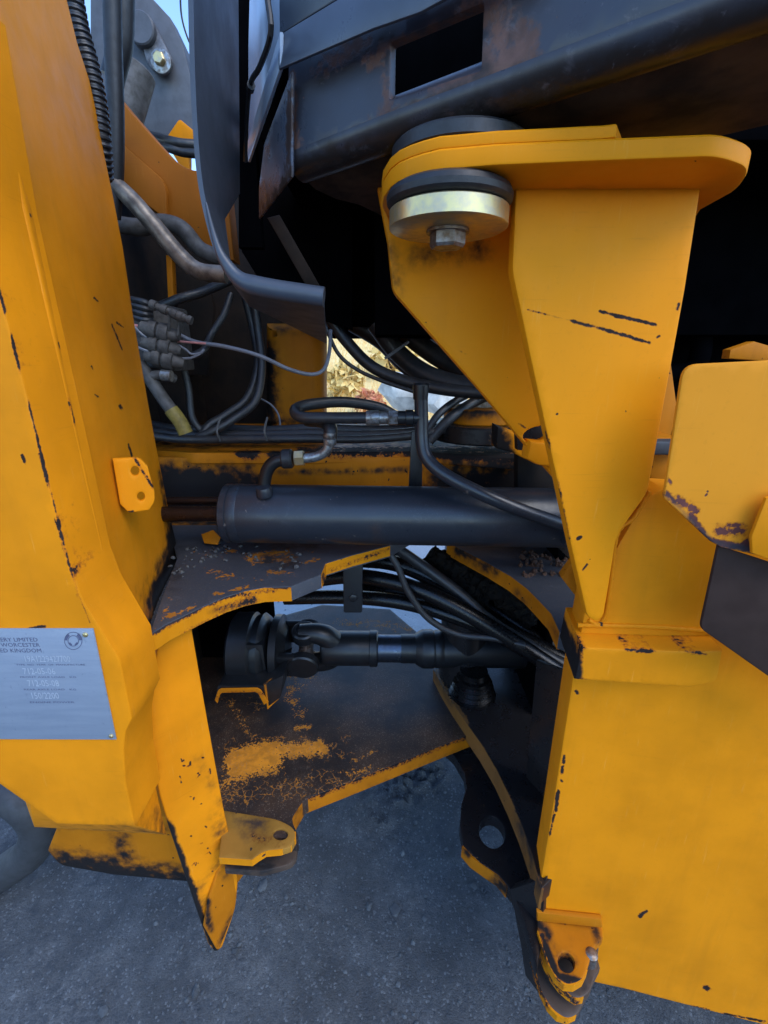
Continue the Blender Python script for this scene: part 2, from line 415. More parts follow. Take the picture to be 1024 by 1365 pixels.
def groundm():
    t = NT('gravel_ground'); a, b, c = t.noise(3.2, 5, .6), t.noise(55, 6, .7), t.noise(320, 4, .7)
    col = t.mix(t.ramp(a, .3, .72), (.043, .045, .048), (.120, .125, .131)); col = t.mix(t.ramp(b, .42, .68), col, (.05, .057, .067))
    d_ = t.noise(9, 6, .65); col = t.mix(t.math('MULTIPLY', t.ramp(d_, .45, .72), .4), col, (.16, .17, .18)); col = t.mix(t.math('MULTIPLY', t.ramp(c, .42, .62), .55), col, (.045, .05, .056)); col = t.mix(t.math('MULTIPLY', t.ramp(t.noise(700, 3, .7), .6, .7), .5), col, (.2, .21, .22))
    v = t.n('ShaderNodeTexVoronoi', {'Vector': t.tc, 'Scale': 210.0}); vd = v.outputs['Distance']
    vc = t.n('ShaderNodeSeparateColor', {0: v.outputs['Color']}).outputs[0]
    col = t.mix(t.math('MULTIPLY', t.ramp(vc, .90, .99), .4), col, (.22, .235, .25))
    col = t.mix(t.math('MULTIPLY', t.ramp(vc, .12, .03), .35), col, (.03, .033, .037))
    yy = t.n('ShaderNodeSeparateXYZ', {0: t.tc}).outputs[1]
    col = t.mix(t.math('MULTIPLY', t.ramp(t.math('ADD', yy, t.math('MULTIPLY', a, .8)), 1.75 + GY, 2.4 + GY), .9), col, (.42, .43, .44))  # ground beyond the machine paled, daylight painted into its colour
    h = t.math('ADD', t.math('MULTIPLY', vd, -.35), t.math('ADD', t.math('MULTIPLY', b, 1.3), t.math('MULTIPLY', c, .5)))
    return t.out(col, .85, 0.0, t.bump(h, .8, .006), .25)
M['ground'] = groundm()
M['pebble'] = plain('pebble_stone', (.10, .11, .12), .8, 0, .6, 14, .3, (.04, .045, .052), spec=.25)
M['meadow'] = plain('dry_meadow', (.85, .66, .30), .9, 0, .4, 1.6, .3, (.80, .52, .20), spec=.1)  # sunlight on the bank is put into this bright colour
M['straw'] = plain('dry_grass_blades', (.88, .68, .32), .8, 0, .3, 3, 0, (.80, .50, .20), spec=.1)  # blades brightened too, sunlight painted into the straw tone
M['red_leaf'] = plain('red_autumn_leaves', (.66, .24, .14), .8, 0, .4, 8, 0, (.75, .45, .2), spec=.1)
M['orange_leaf'] = plain('ochre_autumn_leaves', (.80, .55, .2), .8, 0, .4, 8, 0, (.65, .5, .2), spec=.1)
M['bark'] = plain('bark', (.08, .06, .045), .9)
M['boulder'] = plain('pale_granite', (.62, .58, .50), .8, 0, .4, 4, .4)

# ------------------------------------------------------------------ the setting
def axis(fine0, fine1, d, far, g=1.28):
    a = list(np.arange(fine0, fine1, d)); s = d
    x = fine1
    while x < far: a.append(x); s *= g; x += s
    a.append(far); x = fine0 - d; s = d
    while x > -far: a.insert(0, x); s *= g; x -= s
    a.insert(0, -far); return a
def gz(x, y):
    k = 1.0 if (-1.6 < x < 1.8 and -.4 < y < 4.2) else 0.0
    z = .010 * noise.noise(Vector((x * 2.2, y * 2.2, 1))) + k * (.007 * noise.noise(Vector((x * 9, y * 9, 3))) + .004 * noise.noise(Vector((x * 31, y * 31, 5))))
    for (cx, cy, r, hh) in ((.10, 1.27, .09, .03), (-.02, 1.16, .10, .018), (.16, 1.33, .07, .03)):
        d2 = ((x - cx) ** 2 + (y - cy) ** 2) / r ** 2
        if d2 < 4: z += hh * math.exp(-d2) * (.5 + abs(noise.noise(Vector((x * 40, y * 40, 9)))) * 2.2)
    return z
XS, YS = axis(-1.3, 1.4, .018, 260), axis(.35, 2.6, .018, 260)
gv = [(x, y, gz(x, y)) for y in YS for x in XS]; nx = len(XS)
gf = [[j * nx + i, j * nx + i + 1, (j + 1) * nx + i + 1, (j + 1) * nx + i] for j in range(len(YS) - 1) for i in range(nx - 1)]
tag(link('ground', gv, gf, M['ground'], None), kind='structure')

# loose stones
ico = bmesh.new(); bmesh.ops.create_icosphere(ico, subdivisions=1, radius=1)
iv = np.array([v.co[:] for v in ico.verts]); ifc = np.array([[v.index for v in f.verts] for f in ico.faces]); ico.free()
pv, pf = [], []; cnt = 0
for k in range(2600):
    y = .5 + 2.6 * RNG.random() ** 1.5; x = RNG.uniform(-.95, .75) * max(.8, y * .7)
    s = .0016 + .0045 * RNG.random() ** 3
    if k < 60: s = RNG.uniform(.007, .014)
    q = iv * (1 + RNG.uniform(-.3, .3, (len(iv), 1))) * s * np.array([RNG.uniform(.8, 1.4), RNG.uniform(.8, 1.4), RNG.uniform(.5, .9)])
    an = RNG.uniform(0, 6.28); c, s_ = math.cos(an), math.sin(an)
    q = np.stack([q[:, 0] * c - q[:, 1] * s_ + x, q[:, 0] * s_ + q[:, 1] * c + y, q[:, 2] + gz(x, y) + s * .25], 1)
    pv.append(q); pf.append(ifc + cnt); cnt += len(iv)
tag(link('gravel', np.concatenate(pv), np.concatenate(pf).tolist(), M['pebble'], None, flat=True), 'loose pale and dark gravel strewn over the ground', 'gravel', kind='stuff')

# dry autumn bank beyond the machine
def bank(x, y):
    t = min(max((y - 9) / 22, 0), 1); t = t * t * (3 - 2 * t)
    return -.05 + t * 4.2 + .25 * noise.noise(Vector((x * .15, y * .15, 2))) * t
bx, by = np.linspace(-60, 60, 90), np.concatenate([np.linspace(7.5, 34, 60), [40, 60, 90]])
bv = [(x, y, bank(x, y)) for y in by for x in bx]
bf = [[j * 90 + i, j * 90 + i + 1, (j + 1) * 90 + i + 1, (j + 1) * 90 + i] for j in range(len(by) - 1) for i in range(89)]
tag(link('hill', bv, bf, M['meadow'], None), kind='structure')
g = MB(); gv, gf = [], []
for k in range(9000):
    y = RNG.uniform(9, 24); x = RNG.uniform(-.75, 1.0) * y * .8; z = bank(x, y); hh = RNG.uniform(.15, .5); lean = RNG.uniform(-.15, .15, 2); wd = .02
    n0 = len(gv); gv += [(x - wd, y, z - .03), (x + wd, y, z - .03), (x + lean[0], y + lean[1], z + hh)]; gf.append([n0, n0 + 1, n0 + 2])
tag(link('dry_grass', gv, gf, M['straw'], None, flat=True), 'sunlit straw yellow autumn grass on the bank behind the machine', 'grass', kind='stuff')
def shrub(x, y, r, hgt, mat, label, n=420):
    root = thing('shrub', label, 'shrub', (x, y, bank(x, y)), 'autumn shrubs on the bank')
    st = MB()
    for k in range(6):
        a = k * 1.05; st.tube([(x, y, bank(x, y) - .05), (x + .4 * r * math.cos(a), y + .4 * r * math.sin(a), bank(x, y) + hgt * .5), (x + .8 * r * math.cos(a), y + .8 * r * math.sin(a), bank(x, y) + hgt * .85)], lambda t: .03 * (1 - t) + .006, n=6)
    st.build('stem', M['bark'], root)
    v, f = [], []
    for k in range(n):
        d = RNG.normal(size=3); d /= np.linalg.norm(d); q = np.array([x, y, bank(x, y) + hgt * .55]) + d * np.array([r, r, hgt * .5]) * RNG.uniform(.45, 1.0)
        a = RNG.normal(size=3) * .075; b = RNG.normal(size=3) * .075; i0 = len(v)
        v += [q - a, q + b, q + a, q - b]; f.append([i0, i0 + 1, i0 + 2, i0 + 3])
    link('foliage', v, f, mat, root, flat=True)
shrub(-.35, 11.6, .32, .55, M['red_leaf'], 'red leaved autumn shrub in the gap right of the yellow post')
shrub(-1.1, 13.0, .6, 1.0, M['orange_leaf'], 'ochre leaved shrub close behind the yellow post')
shrub(.3, 15.5, .8, 1.3, M['orange_leaf'], 'ochre leaved shrub higher on the bank behind the hose loops')
for (u, v, y, r, lab) in ((545, 520, 9.5, .42, 'pale grey boulder on the bank behind the hose fitting'), (592, 530, 8.8, .35, 'pale grey boulder seen beneath the hose bundle by the hitch pin')):
    p = at(u, v, y); m = MB(); bm = bmesh.new(); bmesh.ops.create_icosphere(bm, subdivisions=3, radius=1)
    for q in bm.verts: q.co *= 1 + .35 * noise.noise(q.co * 1.6 + p); q.co = Vector((q.co.x * r * 1.3, q.co.y * r, q.co.z * r * .9))
    bm.verts.index_update(); m.add([q.co + p for q in bm.verts], [[q.index for q in f.verts] for f in bm.faces]); bm.free()
    tag(m.build('boulder', M['boulder']), lab, 'boulder', 'pale boulders on the bank')

# ------------------------------------------------------------------ FRONT FRAME (left)
FF = thing('front_frame', 'yellow front frame of the loader with riveted data plate, left half of the articulation joint', 'machine frame', (-.5, .8, .27))
A = Yp(.50)
edge = [(-100, -60), (-36, 250), (0, 390), (30, 505), (60, 622), (95, 762), (113, 805), (160, 880)]
slab = [(-160, -60)] + edge + [(176, 958), (168, 975), (165, 1000), (168, 1045), (180, 1102), (75, 1099), (-2, 1045), (-160, 930)]
plate('outer_slab', M['yellow'], slab, A, .086, FF, bev=.003, h=.012,
      wear=chain([(0, 390), (11, 432)], 4, .9) + chain([(12, 442), (20, 466)], 4, .9) + chain([(21, 472), (29, 500)], 4, .95) + [(35, 530, 40, 545, 3.5, .95)] + chain([(44, 560), (60, 625)], 2.6, .85) + chain([(54, 605), (63, 640)], 4.5, .95) + chain([(62, 640), (78, 690)], 2.8, .85) + chain([(76, 692), (86, 730)], 5, .95) + chain([(88, 738), (97, 766)], 4, .9) + chain([(97, 770), (120, 830)], 2, .7) + [(30, 607, 33, 615, 4, .85), (3, 350, 3, 372, 2, .5), (40, 837, 60, 835, 3.5, .9)],
      grime=[(150, 1100, 240, 1112, 26, .35), (150, 1108, 240, 1120, 14, .5)])
f0_, f1_, b0_, b1_ = A.hit(40, 1074), A.hit(180, 1102), at(46, 1104, .590), at(222, 1114, .590)
q = [f0_, f1_, b1_, b0_]; q = [p + Vector((-.0015, .002, .0005)) for p in q]; qu = [Vector((p.x, p.y, .88)) for p in q]
MB().add(q + qu, [[0, 1, 2, 3], [4, 7, 6, 5], [0, 4, 5, 1], [1, 5, 6, 2], [2, 6, 7, 3], [3, 7, 4, 0]]).build('slab_foot', M['yellow'], FF, grime=[(60, 1110, 222, 1114, 30, .5)])
# rear face of the tower, seen to the right of the slab
CU = PL((-.388, .58, 1.1), (.973, .225, 0)); CP = PL((-.4026, .60, 1.0), (.669, -.743, 0))
twr = [(60, -70), (80, -40), (93, 10), (104, 56), (120, 105), (132, 160), (140, 205), (152, 262), (165, 330), (180, 430), (199, 540), (214, 620), (228, 690), (241, 745), (216, 800), (196, 848), (165, 850), (149, 795), (138, 745), (114, 640), (92, 540), (70, 440), (48, 340), (17, 200), (-19, 40), (-37, -40), (-40, -60)]
plate('tower_face', M['yellow'], twr, CU, .03, FF, bev=.006, h=.012, segs=3,
      wear=[(149, 432, 163, 466, 2.4, .9), (156, 430, 164, 436, 2.4, .8), (160, 541, 163, 545, 4, .9), (126, 397, 131, 402, 2.4, .9), (79, 457, 83, 470, 2.8, .95), (171, 592, 176, 608, 2.4, .95), (127, 526, 131, 529, 2.2, .9), (92, 535, 94, 542, 2.6, .9), (98, 556, 99, 560, 2.4, .85), (122, 488, 124, 492, 2, .9), (40, 285, 42, 289, 2, .9)],
      grime=[(216, 805, 234, 750, 30, 1.6), (238, 690, 234, 770, 22, 1.5), (203, 835, 225, 780, 24, 1.1), (228, 660, 236, 700, 12, .7), (213, 630, 224, 690, 8, .7), (190, 790, 215, 760, 30, .35)])
leg = [(208, 880), (214, 840), (256, 838), (277, 960), (298, 1075, 10), (312, 1140), (318, 1172, 14), (314, 1212, 10), (297, 1262), (288, 1270, 4), (279, 1260), (266, 1222), (222, 1090), (213, 1060), (203, 1010), (199, 950)]
plate('leg_plate', M['yellow'], leg, CP, .016, FF, bev=.003, h=.012, segs=3,
      wear=[(a, b, a + random.uniform(-1, 2), b + random.uniform(0, 9 * random.random() ** 2), random.uniform(1.3, 2.1), .95) for a, b in [(random.uniform(238, 287), random.uniform(1005, 1075)) for _ in range(14)] + [(random.uniform(252, 292), random.uniform(1095, 1190)) for _ in range(9)]],
      grime=[(290, 1090, 308, 1160, 24, .5), (270, 1200, 300, 1250, 22, .42), (262, 1010, 300, 1080, 22, .3), (292, 1266, 290, 1240, 12, .6), (262, 1190, 300, 1140, 16, .4)] + chain([(224, 1096), (268, 1222), (288, 1266)], 9, 1.3))
# small ear with two holes
lugP = PL(at(180, 648, .66), (.45, -.9, 0))
plate('mounting_ear', M['yellow_clean'], [(150, 612), (186, 610, 10), (197, 622), (206, 655), (207, 668, 6), (199, 680), (172, 684, 4), (160, 672)], lugP, .01, FF, holes=[circ(180, 628, 5.5, 6.5), circ(188, 662, 5, 6)], h=.006,
      wear=[(180, 611, 204, 650, 4, .75), (168, 684, 178, 682, 4, .9)])
# data plate with print, stamping, emblem, rivets
DPp = A.off(.002)
DP = plate('data_plate', M['plate_alu'], [(-160, 838), (124, 838), (155, 986), (-160, 985)], DPp, .0018, FF, bev=.0005, label='riveted blue grey metal data plate with stamped numbers')
def text(name, s, u, v, hpx, plane, mat, parent, wpx=None, ext=.0003):
    cu = bpy.data.curves.new(name, 'FONT'); cu.body = s; cu.size = 1; cu.extrude = 0.0; cu.resolution_u = 2
    o = bpy.data.objects.new(name, cu); COL.objects.link(o); dg = bpy.context.evaluated_depsgraph_get(); dg.update()
    me = bpy.data.meshes.new_from_object(o.evaluated_get(dg)); bpy.data.objects.remove(o)
    vs = np.array([q.co[:] for q in me.vertices]); fs = [list(p.vertices) for p in me.polygons]; bpy.data.meshes.remove(me)
    P0 = plane.hit(u, v); ht = (plane.hit(u, v - hpx) - P0).length
    sc = ht / .70; sx = sc
    if wpx: sx = (plane.hit(u + wpx, v) - P0).length / vs[:, 0].max()
    e1 = Vector((-plane.n.y, plane.n.x, 0)).normalized(); e2 = Vector((0, 0, 1))
    V = [P0 + e1 * (a * sx) + e2 * (b * sc) + plane.n * ext for a, b, _ in vs]
    return link(name, V, fs, mat, parent, flat=True)
for s, u, v, hp, wp in (('MACHINERY LIMITED', -34, 855, 5, 85), ('WORKS, WORCESTER', -34, 862, 5, 88), ('UNITED KINGDOM', -20, 869.5, 5, 76)):
    text('printed_lettering', s, u, v, hp, DPp, M['ink'], DP, wp)
for s, u, v, hp, wp in (('19A1229427700', 33, 882, 8, 62), ('712-05-06', 32, 898.5, 8, 43), ('712-05-08', 38, 914.5, 8, 42), ('150/2200', 42, 931, 8, 38)):
    text('stamped_number', s, u, v, hp, DPp, M['stamp'], DP, wp, .0005)
for s, u, v, wp in (('TYPE  NO  YEAR  OF  MANUFACTURE', 22, 887, 92), ('FRONT AXLE LOAD   KG', 27, 903.5, 75), ('REAR AXLE LOAD   KG', 32, 920, 70), ('ENGINE POWER', 40, 937, 60)):
    text('printed_lettering', s, u, v, 2.2, DPp, M['ink'], DP, wp)
def ring2(u, v, r0, r1, a0, a1, plane, mat, parent, name):
    mb = MB(); n = 26; vs = []
    for i in range(n + 1):
        a = a0 + (a1 - a0) * i / n
        for r in (r0, r1): vs.append(plane.hit(u + r * math.cos(a), v + r * math.sin(a)) + plane.n * .0004)
    mb.add(vs, [[2 * i, 2 * i + 1, 2 * i + 3, 2 * i + 2] for i in range(n)]); return mb
em = ring2(98, 854, 11.2, 12.0, 0, 6.283, DPp, None, None, '')
for q in (ring2(98, 854, 8, 12, 3.2, 4.1, DPp, 0, 0, ''), ring2(98, 854, 8, 12, 5.3, 6.2, DPp, 0, 0, ''), ring2(98, 854, 6.6, 7.4, 0, 6.283, DPp, 0, 0, ''), ring2(98, 854, 4.6, 7, .4, 1.2, DPp, 0, 0, ''), ring2(98, 854, 4.6, 7, 1.9, 2.7, DPp, 0, 0, '')):
    em.add(q.v, q.f)
em.build('emblem', M['ink'], DP, flat=True)
for (u, v) in ((114, 846), (148.5, 981)):
    MB().lathe(A.off(.002).hit(u, v), (0, -1, 0), [(0, .0034), (.0012, .0032), (.0022, .002), (.0025, 0)], 14).build('rivet', M['zinc'], DP)
# beam tucked under the slab
mb = MB(); p0, p1 = at(75, 1104, .72), at(250, 1104, .72)
ub = [(82, 1085), (260, 1090), (262, 1178), (150, 1168), (78, 1155, 10), (62, 1135)]
plate('under_beam', M['yellow_old'], ub, Yp(.73), .12, FF, bev=.008, h=.012, grime=[(60, 1150, 260, 1180, 34, 1.1), (160, 1120, 175, 1170, 26, .7), (80, 1100, 240, 1104, 14, .5)])
plate('leg_gusset', M['yellow_old'], [(302, 1146), (313, 1152), (318, 1172, 8), (314, 1212, 10), (291, 1269, 6), (273, 1236), (279, 1200), (290, 1165)], PL(CP.hit(296, 1160) + CP.n * .004, (.80, -.60, 0)), .008, FF, bev=.002, h=.007, grime=[(306, 1145, 300, 1165, 16, .6), (292, 1268, 310, 1220, 10, .7), (276, 1200, 280, 1240, 9, .8)])
# upper hitch plate: worn dark shelf with a yellow front edge
sh = [(199, 847), (222, 832), (245, 821), (272, 808), (300, 796), (325, 788), (352, 783), (388, 782), (428, 766), (434, 751), (470, 740), (520, 727), (540, 715), (560, 705), (600, 690), (560, 660), (430, 640), (230, 640), (225, 700), (236, 745), (215, 800)]
UH = plate('upper_hitch_plate', M['deck'], sh, Zup(1.10), .030, FF, bev=.0012, h=.010,
      wear=[(330, 745, 390, 748, 18, .62), (340, 740, 385, 735, 10, .7), (275, 760, 300, 765, 13, .5), (360, 762, 390, 765, 12, .5), (215, 815, 240, 800, 12, .45), (300, 770, 380, 775, 12, .35), (250, 745, 420, 750, 45, .18), (300, 735, 312, 735, 8, .75), (262, 738, 300, 742, 14, .4), (225, 822, 262, 806, 9, .6), (290, 770, 312, 766, 9, .55), (350, 740, 420, 735, 14, .4), (400, 752, 425, 745, 8, .5), (205, 835, 230, 800, 14, .5), (285, 792, 330, 782, 6, .6)], grime=[(355, 748, 392, 752, 20, .75), (236, 735, 232, 780, 26, .5), (330, 728, 420, 728, 12, .6)])
mb = MB()
for k in range(70):
    u, v = random.choice([(255, 735), (262, 745), (285, 738), (300, 730), (390, 745), (240, 760), (330, 735)]); p = Zup(1.1005).hit(u + RNG.normal() * 12, v + RNG.normal() * 6); r = RNG.uniform(.0015, .006)
    mb.lathe(p, RNG.normal(size=3) * [.4, .4, 0] + np.array([0, 0, 1]), [(0, r), (r * .6, r * .9), (r, r * .3)], 6)
mb.build('dirt_crumbs', M['hose_dusty'], UH)['kind'] = 'stuff'
def edge_strip(name, pts, z0, z1, off, mat, parent, wear=None, grime=None, th=.004):
    """paint-bearing edge face of a plate cut from thick steel, following its outline"""
    P = [Zup(z1 + .001).hit(*q) for q in pts]; v, f = [], []
    n = len(P)
    D = []
    for i in range(n):
        t = P[min(i + 1, n - 1)] - P[max(i - 1, 0)]; D.append(Vector((t.y, -t.x, 0)).normalized())
    Q = []; 
    for i in range(n - 1):
        for k in range(6): Q.append((P[i].lerp(P[i + 1], k / 6), D[i].lerp(D[i + 1], k / 6).normalized()))
    Q.append((P[-1], D[-1])); m = len(Q); K = 5
    for p, d in Q:
        for j in range(K): v.append(Vector((p.x, p.y, z1 + (z0 - z1) * j / (K - 1))) + d * off)
        v.append(Vector((p.x, p.y, z0)) - d * th); v.append(Vector((p.x, p.y, z1)) - d * th)
    S = K + 2
    for i in range(m - 1):
        for j in range(S): f.append([i * S + j, i * S + (j + 1) % S, (i + 1) * S + (j + 1) % S, (i + 1) * S + j])
    f.append(list(range(S))); f.append([(m - 1) * S + j for j in range(S)][::-1])
    A_ = {}
    if wear: A_['wear'] = stroke_vals(v, wear)
    if grime: A_['grime'] = stroke_vals(v, grime)
    return link(name, v, f, mat, parent, A_ or None)
M['yellow_chip'] = paint('chipped_yellow_edge', (.68, .235, .006), (.05, .034, .03), specks=.6, streak=.4, rough=.5, chipscale=200)
edge_strip('edge_face', sh[:8], 1.070, 1.099, .0006, M['yellow_chip'], UH, wear=[(200, 846, 245, 821, 7, .9), (245, 821, 300, 795, 7, .85), (300, 795, 388, 782, 5, .8), (290, 812, 340, 800, 10, .55), (240, 845, 300, 818, 6, .5)], grime=[(280, 815, 345, 800, 12, .5)])
edge_strip('edge_face', sh[9:12], 1.074, 1.099, .0006, M['yellow_chip'], UH, wear=[(440, 760, 520, 732, 6, .5)])
edge_strip('edge_face', [(428, 766), (434, 751)], 1.070, 1.099, .0006, M['yellow_chip'], UH, wear=[(430, 768, 436, 780, 8, .6)])
def weld(pts, plane, r, mat, parent):
    P = resample(spline([plane.hit(*q) for q in pts], 8), .003); m = MB()
    m.tube(P, lambda t: r * (1 + .09 * math.sin(t * len(P) * 1.7) + .25 * noise.noise(Vector((t * 40, 3, 1)))), 10, smooth=False)
    return m.build('weld_bead', mat, parent)
M['weld'] = paint('painted_weld', (.70, .225, .004), PRIMER, specks=.1, streak=.1, rough=.45)
weld([(202, 843), (216, 802), (240, 748), (246, 722)], CU.off(.004), .008, M['deck'], FF)
# cross member behind the cylinder
plate('cross_plate', M['yellow_old'], [(205, 600, 4), (260, 604), (400, 604), (560, 602), (696, 612), (696, 560), (205, 560)], Zup(1.285), .026, FF, bev=.002, h=.012,
      wear=[(315, 606, 345, 604, 8, .9), (360, 605, 375, 604, 6, .8), (420, 603, 520, 603, 9, .8), (540, 603, 690, 610, 12, 1.1), (400, 600, 690, 600, 10, .8)], grime=[(210, 590, 690, 590, 16, .6), (600, 610, 690, 625, 22, 1.0), (230, 615, 330, 615, 12, .4)])
plate('cross_web', M['yellow_old'], [(205, 610), (700, 610), (700, 720), (205, 720)], Yp(1.06), .025, FF, h=.014,
      grime=[(225, 660, 320, 665, 60, 1.7), (600, 650, 700, 650, 60, 1.1), (330, 700, 600, 700, 20, .5), (240, 632, 560, 626, 9, .6)])
# lower hitch plate
lo = [(262, 1095), (300, 1110), (398, 1122, 8), (384, 1100, 6), (634, 984), (628, 965), (600, 890), (520, 812), (430, 806), (270, 850), (255, 940)]
lo = [(262, 1095), (300, 1112), (400, 1118, 10), (388, 1092, 8), (405, 1066, 10), (634, 976), (640, 930), (600, 880), (520, 812), (430, 806), (270, 850), (255, 940)]
LH = plate('lower_hitch_plate', M['deck_black'], lo, Zup(.56), .042, FF, bev=.0015, h=.012,
      wear=[(450, 828, 560, 838, 22, .42), (318, 1018, 360, 1008, 36, 1.1), (340, 1000, 425, 998, 22, .8), (425, 990, 432, 1000, 12, .8), (300, 1045, 330, 1030, 26, .6), (395, 970, 412, 968, 10, .6), (455, 1030, 520, 1025, 16, .46), (470, 1015, 500, 1000, 14, .42), (300, 930, 345, 1000, 26, .42), (375, 910, 400, 950, 34, .42), (380, 930, 420, 900, 30, .40), (390, 1070, 480, 1060, 30, .25)],
      grime=[(300, 1060, 470, 1040, 40, .75), (320, 1000, 450, 1000, 60, .6), (340, 940, 400, 900, 50, .5)])
edge_strip('edge_face', [(388, 1095), (405, 1066), (480, 1037), (560, 1005), (636, 975)], .517, .559, .0006, M['yellow_old'], LH, wear=[(405, 1068, 636, 977, 6, .7)], grime=[(400, 1100, 640, 1000, 30, .42), (400, 1080, 420, 1090, 20, .5)])
# clevis ears
CE = plate('clevis_ear', M['ear'], [(292, 1143), (298, 1080), (372, 1092, 16), (396, 1106, 18), (390, 1130, 12), (352, 1134, 8), (336, 1146)], Zup(.565), .018, FF, holes=[circ(374, 1112, 10, 7.5)], h=.007,
      grime=[(325, 1095, 350, 1100, 24, .6), (310, 1085, 330, 1120, 14, .4)], wear=[(340, 1115, 375, 1125, 20, .35)])
edge_strip('edge_face', [(292, 1143), (336, 1146), (344, 1140), (354, 1134), (374, 1132), (388, 1127), (394, 1116), (394, 1108)], .5475, .564, .0006, M['yellow_chip'], CE)
plate('clevis_ear', M['brown_metal'], [(300, 1158), (298, 1110), (376, 1110, 16), (398, 1122, 18), (394, 1150, 14), (350, 1162, 8)], Zup(.522), .016, FF, h=.01, grime=[(300, 1150, 360, 1155, 26, .9)], wear=[(340, 1150, 380, 1150, 14, .5)])
plate('leg_plate', M['yellow_old'], [(296, 1140), (330, 1160), (318, 1176), (304, 1182)], PL(at(310, 1160, .72), (.5, -.86, 0)), .012, FF)
# dark inside of the front frame, and the post on its far side
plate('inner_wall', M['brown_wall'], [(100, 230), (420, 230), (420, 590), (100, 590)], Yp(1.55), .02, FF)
MB().abox(-.62, -.60, .92, 1.56, .30, 1.95).build('inner_side_wall', M['brown_wall'], FF)
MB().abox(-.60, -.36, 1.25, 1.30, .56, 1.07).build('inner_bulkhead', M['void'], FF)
plate('post', M['yellow_old'], [(352, 430), (431, 430), (431, 578), (352, 578)], Yp(1.30), .12, FF, bev=.035, segs=5, h=.014, grime=[(352, 470, 356, 575, 28, 1.1), (370, 560, 430, 570, 18, .6), (370, 440, 425, 440, 14, .5)])
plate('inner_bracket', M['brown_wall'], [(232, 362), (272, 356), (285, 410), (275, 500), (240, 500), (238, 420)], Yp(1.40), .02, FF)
plate('upright_bar', M['yellow_old'], [(221, 340), (229, 340), (232, 400), (224, 400)], Yp(1.2), .02, FF)
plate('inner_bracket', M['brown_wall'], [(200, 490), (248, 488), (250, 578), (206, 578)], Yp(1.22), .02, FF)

# ------------------------------------------------------------------ REAR FRAME (right)
RF = thing('rear_frame', 'yellow rear frame of the loader with tapered gusset and rounded top plate, right half', 'machine frame', (.45, .75, .30))
rn = Vector((-.167, -.986, 0)); RP = PL((.293, .56, 0), rn)
side = [(782, 800), (862, 662, 6), (884, 652), (1000, 660), (1140, 700), (1140, 1395), (1000, 1362), (830, 1318), (770, 1305), (716, 1235), (717, 1198), (736, 1080), (763, 908)]
plate('side_plate', M['yellow'], side, RP, .060, RF, bev=.003, h=.014,
      wear=[(752, 1008, 751, 1016, 4, .95), (750, 1022, 749, 1030, 4, .95), (748, 1040, 750, 1042, 3, .95), (744, 1055, 741, 1080, 4.5, 1.0), (739, 1086, 733, 1112, 3, .85), (728, 1180, 722, 1212, 4.5, .95), (853, 1221, 861, 1215, 4.5, 1.0), (940, 1316, 944, 1318, 6, .9), (840, 1322, 852, 1326, 6, .95), (862, 1330, 878, 1332, 4, .9), (915, 1340, 945, 1346, 3, .9), (960, 1350, 1020, 1362, 3, .7), (768, 921, 770, 924, 4, .9)],
      grime=[(1030, 980, 1010, 1100, 130, .16)])  # onlooker's shadow painted as a broad darkening at the lower right
plate('strap_block', M['yellow'], [(776, 863), (900, 868), (932, 868), (964, 868), (956, 910, 10), (920, 917), (766, 906)], RP.off(.036), .11, RF, bev=.003, h=.008,
      wear=[(835, 866, 868, 868, 5, .85), (916, 868, 940, 871, 6, .85), (778, 845, 770, 905, 7, .6), (770, 905, 790, 908, 6, .5)], grime=[(752, 840, 758, 895, 22, 3.0), (757, 835, 778, 838, 10, .8)])
GP = Yp(.535)
gus = [(688, 243), (936, 243), (914, 385), (893, 500), (872, 615), (864, 657, 12), (822, 715, 16), (813, 775), (805, 822, 8), (794, 829, 6), (783, 822, 8), (762, 730), (735, 605), (708, 480), (683, 362, 10)]
plate('gusset_plate', M['yellow_clean'], gus, GP, .020, RF, bev=.0025, h=.010,
      wear=[(704, 413, 760, 427, 2.6, .5), (760, 427, 866, 457, 4.2, .78), (790, 435, 840, 449, 4.5, .85), (800, 415, 875, 433, 4, .8), (820, 421, 868, 431, 4, .8), (876, 450, 879, 448, 3, .8), (770, 718, 774, 716, 4, .9), (777, 760, 783, 752, 3, .8), (905, 405, 903, 412, 4, .8), (722, 560, 735, 600, 3.5, .6), (742, 630, 760, 720, 3, .55)])
plate('wing_plate', M['yellow_clean'], [(500, 230), (760, 230), (780, 640), (742, 640), (700, 592), (640, 520), (545, 412, 14), (524, 388, 10), (517, 320)], Yp(.655, -3), .018, RF, holes=[circ(716, 579, 19, 10, rot=-.25)], bev=.002, h=.012,
      wear=[(610, 466, 622, 472, 3, .5), (692, 565, 700, 570, 3, .6)], grime=[(520, 330, 530, 385, 26, .5), (560, 340, 640, 330, 40, .55)])  # wing darker below the mount and along its left end
plate('wing_backing', M['oily'], [(688, 558), (748, 560), (748, 604), (690, 600)], Yp(.80), .02, RF)
plate('wing_foot', M['yellow_clean'], [(707, 588), (748, 592), (754, 625), (715, 620, 8), (703, 612)], Yp(.645, -3), .03, RF, bev=.004)
plate('wing_plate', M['yellow_old'], [(870, 440), (893, 470), (903, 545, 6), (890, 600), (850, 600)], Yp(.75), .018, RF)
tp = [(509, 275), (511, 263), (520, 250), (531, 242), (546, 236), (563, 231), (585, 226), (660, 220), (800, 214), (958, 208, 22), (1001, 224, 26), (985, 252, 16), (934, 280), (900, 330), (700, 330), (560, 330), (520, 300)]
TPp = Zdn(1.66)
plate('top_plate', M['yellow_clean'], tp, TPp, .016, RF, bev=.002, h=.012, grime=[(560, 245, 660, 245, 30, .5)], wear=[(530, 200, 600, 185, 3.5, .5)])
